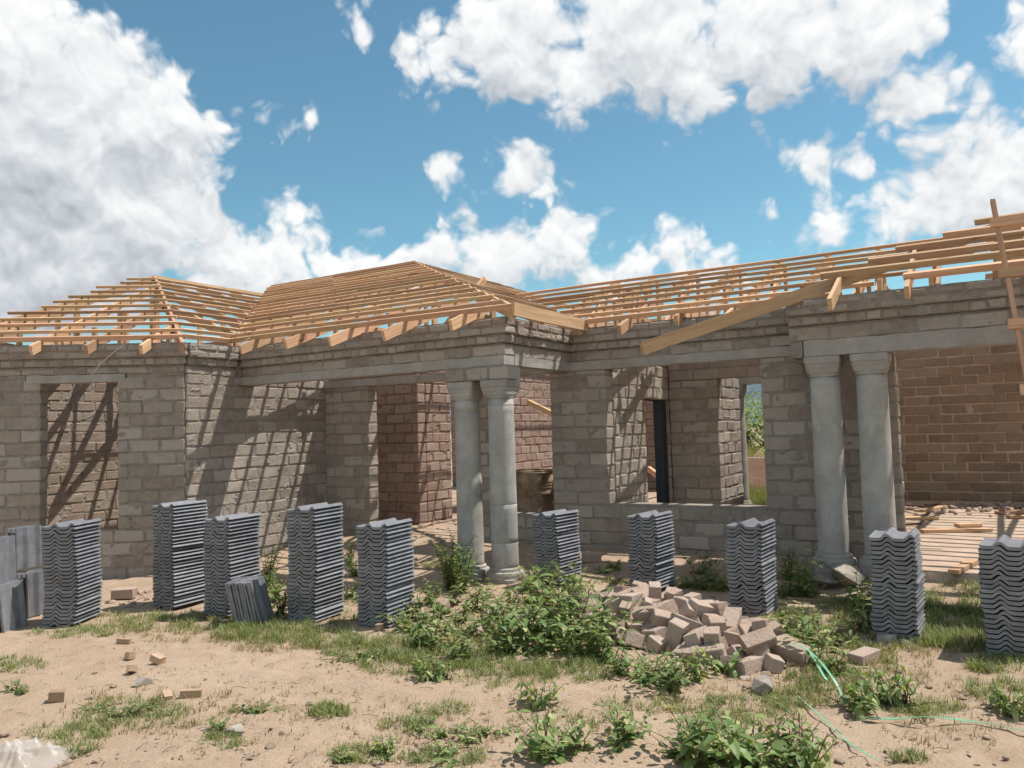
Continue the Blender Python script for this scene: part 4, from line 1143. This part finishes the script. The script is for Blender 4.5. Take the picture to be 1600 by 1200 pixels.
zone([(968, 1160, .24, 'broad'), (985, 1150, .20, 'broad')], 'small broad-leaved weed alone on the sand in the foreground', 'lone foreground weed')
FG = sorted([(1072, 1182, .28, 'broad'), (1095, 1200, .30, 'broad'), (1125, 1190, .26, 'broad'), (1150, 1206, .30, 'broad'), (1182, 1200, .26, 'broad'), (1212, 1208, .28, 'broad'), (1245, 1204, .26, 'broad'), (1270, 1212, .28, 'wilt'), (1100, 1160, .18, 'low'), (1165, 1178, .18, 'low'), (1225, 1180, .20, 'wilt')])
zone(FG, lambda q: ORD[FG.index(q)] + ' weed from the left in the leafy patch at the bottom edge', 'weeds in the foreground patch')
zone([(1232, 992, .26, 'broad'), (1258, 980, .26, 'broad'), (1288, 990, .26, 'broad'), (1262, 1010, .24, 'broad'), (1302, 1008, .22, 'low'), (1275, 1035, .26, 'broad'), (1295, 1050, .22, 'broad')],
     'pale leafy weed right of the brick heap', 'weeds right of the brick heap')
zone([(1338, 950, .36, 'broad'), (1352, 965, .38, 'broad'), (1345, 985, .30, 'broad')], 'dark leafy weed beside the stack by the right columns', 'weeds by the right column stack')
zone([(1338, 1112, .22, 'wilt'), (1372, 1100, .28, 'wilt'), (1396, 1104, .28, 'wilt'), (1350, 1108, .22, 'wilt'), (1412, 1104, .18, 'low')], 'sparse large-leaved weed beside the straight green strap', 'weeds by the green strap')
zone([(1575, 1118, .20, 'wilt'), (1595, 1112, .22, 'wilt')], 'wilted dark weed at the right edge above the strap', 'weeds at the right edge')
zone([(418, 915, .50, 'fine'), (432, 938, .42, 'fine'), (410, 955, .30, 'low'), (440, 960, .28, 'fine')], 'bushy green weed between two tile stacks in front of the sunlit wall', 'weeds between the left stacks')
zone([(546, 880, .40, 'fine'), (556, 900, .34, 'fine'), (545, 935, .26, 'low')], 'green weed in the gap left of the stack near the columns', 'weeds in the porch gap')
zone([(1090, 885, .34, 'broad'), (1112, 892, .36, 'broad'), (1128, 905, .30, 'broad'), (1100, 915, .22, 'low'), (960, 880, .16, 'low'), (940, 882, .14, 'low')], 'shaded weed growing at the wall under the wide window', 'weeds under the wide window')
zone([(1232, 892, .36, 'broad'), (1250, 905, .34, 'broad'), (1240, 925, .26, 'broad'), (1262, 915, .2, 'low')], 'shaded weed at the foot of the right columns', 'weeds by the right columns')
zone([(672, 1062, .18, 'wilt'), (690, 1056, .18, 'broad'), (655, 1052, .12, 'low'), (560, 1032, .10, 'low'), (575, 1030, .10, 'low'), (600, 1028, .10, 'low')], 'low weed at the edge of the sand below the left stacks', 'low weeds at the sand edge')
zone([(20, 1082, .12, 'wilt'), (34, 1084, .10, 'wilt')], 'tiny round-leaved plant on the sand at the left edge', 'tiny plant at the left edge')
zone([(190, 1120, .10, 'low'), (150, 1110, .08, 'low'), (340, 1140, .08, 'low'), (400, 1110, .08, 'low'), (235, 1105, .07, 'low')], 'low flat weed in the grass patch on the left foreground', 'low weeds in the left foreground')
zone([(655, 1135, .10, 'low'), (690, 1150, .10, 'low'), (730, 1160, .10, 'low'), (600, 1180, .10, 'low'), (540, 1185, .08, 'low'), (760, 1145, .08, 'low'), (700, 1180, .10, 'low')], 'flat sprawling weed on the foreground sand', 'flat weeds on the foreground sand')

def grass_mass(name, spots, mat, label, seed):
    r = random.Random(seed); mb = MB()
    for (px, py, rx, ry, n, h) in spots:
        for k in range(n):
            a, q = r.uniform(0, 2 * pi), sqrt(r.random()); x, y = px + rx * q * cos(a), py + ry * q * sin(a)
            if mnoise.noise(V3((x * .03, y * .08, seed))) < -.12 and r.random() < .8: continue
            p = on_z(x, y, .0); gz = ground_z(p.x, p.y); p = on_z(x, y, gz); p.z = ground_z(p.x, p.y) - .004
            for b in range(r.randint(4, 8)):
                b_ = r.uniform(0, 6.28); L = h * r.uniform(.45, 1.2); o = V3((r.gauss(0, .018), r.gauss(0, .018), 0)); lean = r.uniform(.2, 1.1)
                d = V3((cos(b_) * lean, sin(b_) * lean, 1)).normalized(); s = V3((-sin(b_), cos(b_), 0)) * r.uniform(.0016, .0032)
                m_ = p + o + d * L * .55; e = p + o + d * L + V3((cos(b_), sin(b_), -.35)) * L * .35 * lean
                mb.add([p + o - s, p + o + s, m_ + s * .8, m_ - s * .8, e], [(0, 1, 2, 3), (3, 2, 4)], r.uniform(.02, 1) ** 1.3)
    o = put(name, mb.mesh(name), mat); o['kind'] = 'stuff'; o['label'] = label
GS = [  # px, py, rx, ry, tufts, blade height
 (300, 975, 110, 16, 420, .085), (430, 985, 70, 18, 380, .09), (470, 1000, 90, 16, 260, .06), (200, 965, 60, 8, 160, .07), (110, 990, 70, 8, 140, .05), (540, 960, 30, 30, 140, .07),
 (620, 1010, 70, 18, 300, .08), (700, 1020, 90, 28, 520, .09), (760, 990, 60, 30, 260, .08), (820, 1045, 90, 14, 300, .08), (920, 1050, 70, 16, 220, .08),
 (205, 1115, 90, 24, 330, .05), (110, 1145, 70, 12, 150, .05), (30, 1040, 45, 14, 120, .05), (515, 1112, 34, 10, 130, .06), (345, 1160, 30, 14, 100, .05), (400, 1110, 40, 8, 60, .04), (640, 1135, 50, 14, 110, .05), (570, 1180, 60, 14, 120, .05), (700, 1185, 70, 14, 150, .05), (690, 1110, 50, 12, 80, .05), (120, 1165, 40, 14, 70, .05),
 (1260, 985, 80, 30, 420, .08), (1400, 1010, 80, 14, 260, .08), (1500, 985, 75, 36, 820, .11), (1500, 930, 80, 26, 500, .10), (1560, 1040, 50, 12, 160, .08), (1290, 1060, 60, 22, 260, .07), (1150, 1110, 90, 22, 240, .06), (1250, 1090, 60, 18, 160, .06), (1340, 1040, 60, 20, 200, .06), (1450, 1110, 60, 14, 120, .05), (1420, 1185, 26, 6, 50, .05), (1560, 1080, 50, 18, 110, .07),
 (1110, 905, 60, 14, 260, .08), (1230, 915, 50, 20, 260, .09), (1330, 945, 50, 22, 220, .09), (960, 895, 40, 8, 80, .06), (650, 840, 40, 12, 60, .06), (690, 870, 30, 14, 110, .07), (900, 1120, 90, 20, 90, .04), (1010, 1100, 70, 14, 80, .05),
]
GS += [(500, 1000, 70, 14, 260, .08), (560, 1015, 60, 14, 200, .07), (640, 1040, 80, 18, 260, .07), (380, 990, 60, 14, 220, .09), (160, 985, 60, 8, 120, .06), (1180, 1010, 60, 30, 160, .08), (1380, 960, 70, 30, 260, .10), (780, 1060, 90, 14, 160, .06)]
grass_mass('grass', GS, 'grass', 'short green grass growing in patches on the sand', 4)
GD = [(300, 985, 150, 20, 220, .06), (440, 1000, 120, 20, 260, .06), (250, 1110, 160, 40, 160, .05), (700, 1100, 300, 80, 240, .04), (1300, 1050, 160, 60, 320, .07), (1480, 1110, 120, 60, 140, .05), (300, 1050, 280, 90, 220, .025), (1150, 1100, 140, 40, 160, .05), (600, 1150, 400, 40, 160, .03), (1430, 1000, 150, 30, 160, .07)]
grass_mass('dry_grass', GD, 'dry', 'thin dry straw and grass stalks scattered over the sand', 8)
# grass behind the house seen through the wide window
def back_grass():
    r = random.Random(2); mb = MB()
    for k in range(420):
        px, py = r.uniform(1125, 1200), r.uniform(768, 800); p = on_z(px, py, .17); p.z = ground_z(p.x, p.y)
        for b in range(6):
            b_ = r.uniform(0, 6.28); L = r.uniform(.10, .28); d = V3((cos(b_) * .4, sin(b_) * .4, 1)).normalized(); s = V3((-sin(b_), cos(b_), 0)) * .006; o = V3((r.gauss(0, .04), r.gauss(0, .04), 0))
            mb.add([p + o - s, p + o + s, p + o + d * L], [(0, 1, 2)], r.uniform(.02, .9))
    o = put('back_grass', mb.mesh('back_grass'), 'grass'); o['kind'] = 'stuff'; o['label'] = 'bright green grass behind the house'
back_grass()
# dead twigs on the sand
def twigs():
    r = random.Random(14); mb = MB()
    for k in range(260):
        px, py = r.uniform(0, 1600), r.uniform(1010, 1200); p = on_z(px, py, 0); a = r.uniform(0, 6.28); L = r.uniform(.02, .10)
        d = V3((cos(a), sin(a), 0)); z0, q = ground_z(p.x, p.y), p + d * L; p.z = z0 + .004; q.z = ground_z(q.x, q.y) + r.uniform(.004, .02); mid = (p + q) / 2 + V3((0, 0, .008))
        tube(mb, [p, mid, q], .0022, .001, 3)
    o = put('twig_litter', mb.mesh('twig_litter'), 'bark'); o['kind'] = 'stuff'; o['label'] = 'dead twigs littering the sand'
twigs()

# pebbles and clods over the sand
def pebbles():
    r = random.Random(41); mb = MB(); ms = []
    for k in range(6):
        me = rock_mesh(60 + k, 1.0, 1, .65); ms.append(([tuple(v.co) for v in me.vertices], [tuple(p.vertices) for p in me.polygons]))
    for k in range(420):
        px, py = r.uniform(-20, 1620), 985 + 215 * r.random() ** .8; p = on_z(px, py, 0); sz = min(.028, .004 + r.expovariate(160))
        m = Matrix.Translation(V3((p.x, p.y, ground_z(p.x, p.y) + sz * .25))) @ Matrix.Rotation(r.uniform(0, 6.28), 4, 'Z') @ Matrix.Scale(sz, 4); v, f = ms[k % 6]
        mb.add([m @ V3(q) for q in v], f, r.random())
    o = put('pebbles', mb.mesh('pebbles'), 'clod'); o['kind'] = 'stuff'; o['label'] = 'pebbles and soil clods strewn over the sand'
pebbles()

# ------------------------------------------------------------------ behind the house, through the wide window
def back_wall():
    W = empty('boundary_wall', on_z(1180, 770, .1)); tag(W, 'low orange brick boundary wall behind the house', 'wall')
    a, b = on_z(1120, 770, .1), on_z(1240, 768, .1); u = (b - a); L = u.length; u.normalize(); z0 = .1; mb = MB()
    m = frame_mat((a + b) / 2 + V3((0, 0, .37)), u)
    mb.add([m @ V3(q) for q in boxv(-L / 2, L / 2, -.06, .06, -.40, .40)], BOXF)
    put('wall_body', mb.mesh('wall_body'), mat_simple('orange_mortar', (.62, .50, .42), .95, 8, .2, .3), W)
    r = random.Random(1); mb = MB(); fm = mat_brick('orange_brick', (.58, .38, .29), (.65, .45, .36), (.70, .53, .44))
    for j in range(10):
        for i in range(int(L / .23) + 1):
            x = -L / 2 + .115 + i * .23 + (j % 2) * .11
            if x > L / 2 - .1: continue
            v, f = chamfer_box(.218, .13, .068, .004, .002, r); mm_ = m @ Matrix.Translation((x, 0, -.36 + j * .078)); mb.add([mm_ @ V3(q) for q in v], f, r.random())
    o = put('bricks', mb.mesh('bricks'), fm, W); o['kind'] = 'stuff'
back_wall()
def bush_tree(px, py, dist, H, R, seed, label):
    d = ray(px, py); p = CAM + d * (dist / sqrt(d.x ** 2 + d.y ** 2)); p.z = 0; r = random.Random(seed)
    Tn = empty('thorn_tree', p); tag(Tn, label, 'tree', 'trees behind the boundary wall')
    mb = MB(); lv = MB()
    tube(mb, [p, p + V3((.1, 0, H * .3)), p + V3((.0, .1, H * .6))], .12, .05, 7)
    ends = []
    for k in range(12):
        a = r.uniform(0, 6.28); q = p + V3((cos(a) * R * r.uniform(.3, .9), sin(a) * R * r.uniform(.3, .9), H * r.uniform(.35, .95))); tube(mb, [p + V3((0, 0, H * r.uniform(.15, .4))), (p + q) / 2 + V3((0, 0, H * .15)), q], .04, .012, 5); ends.append(q)
    for k in range(2600):
        q = ends[r.randrange(12)] + V3((r.gauss(0, R * .3), r.gauss(0, R * .3), r.gauss(0, H * .12)))
        if q.z < .2: continue
        a = r.uniform(0, 6.28); leaf(lv, q, V3((cos(a), sin(a), r.uniform(-.4, .6))), V3((0, 0, 1)), .17, .08, .5, r.random() * .8)
    put('trunk', mb.mesh('trunk', True), 'bark', Tn); put('crown', lv.mesh('crown'), 'leaf', Tn)
bush_tree(1168, 700, 27, 2.3, 1.8, 1, 'dark green thorn tree behind the far column')
bush_tree(1200, 700, 30, 2.5, 2.0, 2, 'dark green thorn tree half hidden by the window edge')
def tall_grass():
    r = random.Random(6); mb = MB()
    for k in range(1500):
        px = r.uniform(1130, 1230); d = ray(px, 700); p = CAM + d * (r.uniform(20.5, 24) / sqrt(d.x ** 2 + d.y ** 2)); p.z = .1; b_ = r.uniform(0, 6.28); L = r.uniform(.6, 1.15); s = V3((-sin(b_), cos(b_), 0)) * .008
        e = p + V3((cos(b_) * .15, sin(b_) * .15, L)); mb.add([p - s, p + s, e], [(0, 1, 2)], r.uniform(.1, 1))
    o = put('tall_grass', mb.mesh('tall_grass'), 'dry'); o['kind'] = 'stuff'; o['label'] = 'tall yellow grass beyond the boundary wall'
tall_grass()
print('objects', len(bpy.data.objects), 'bricks', len(BR), 'tris', sum(len(o.data.polygons) for o in bpy.data.objects if o.type == 'MESH'))
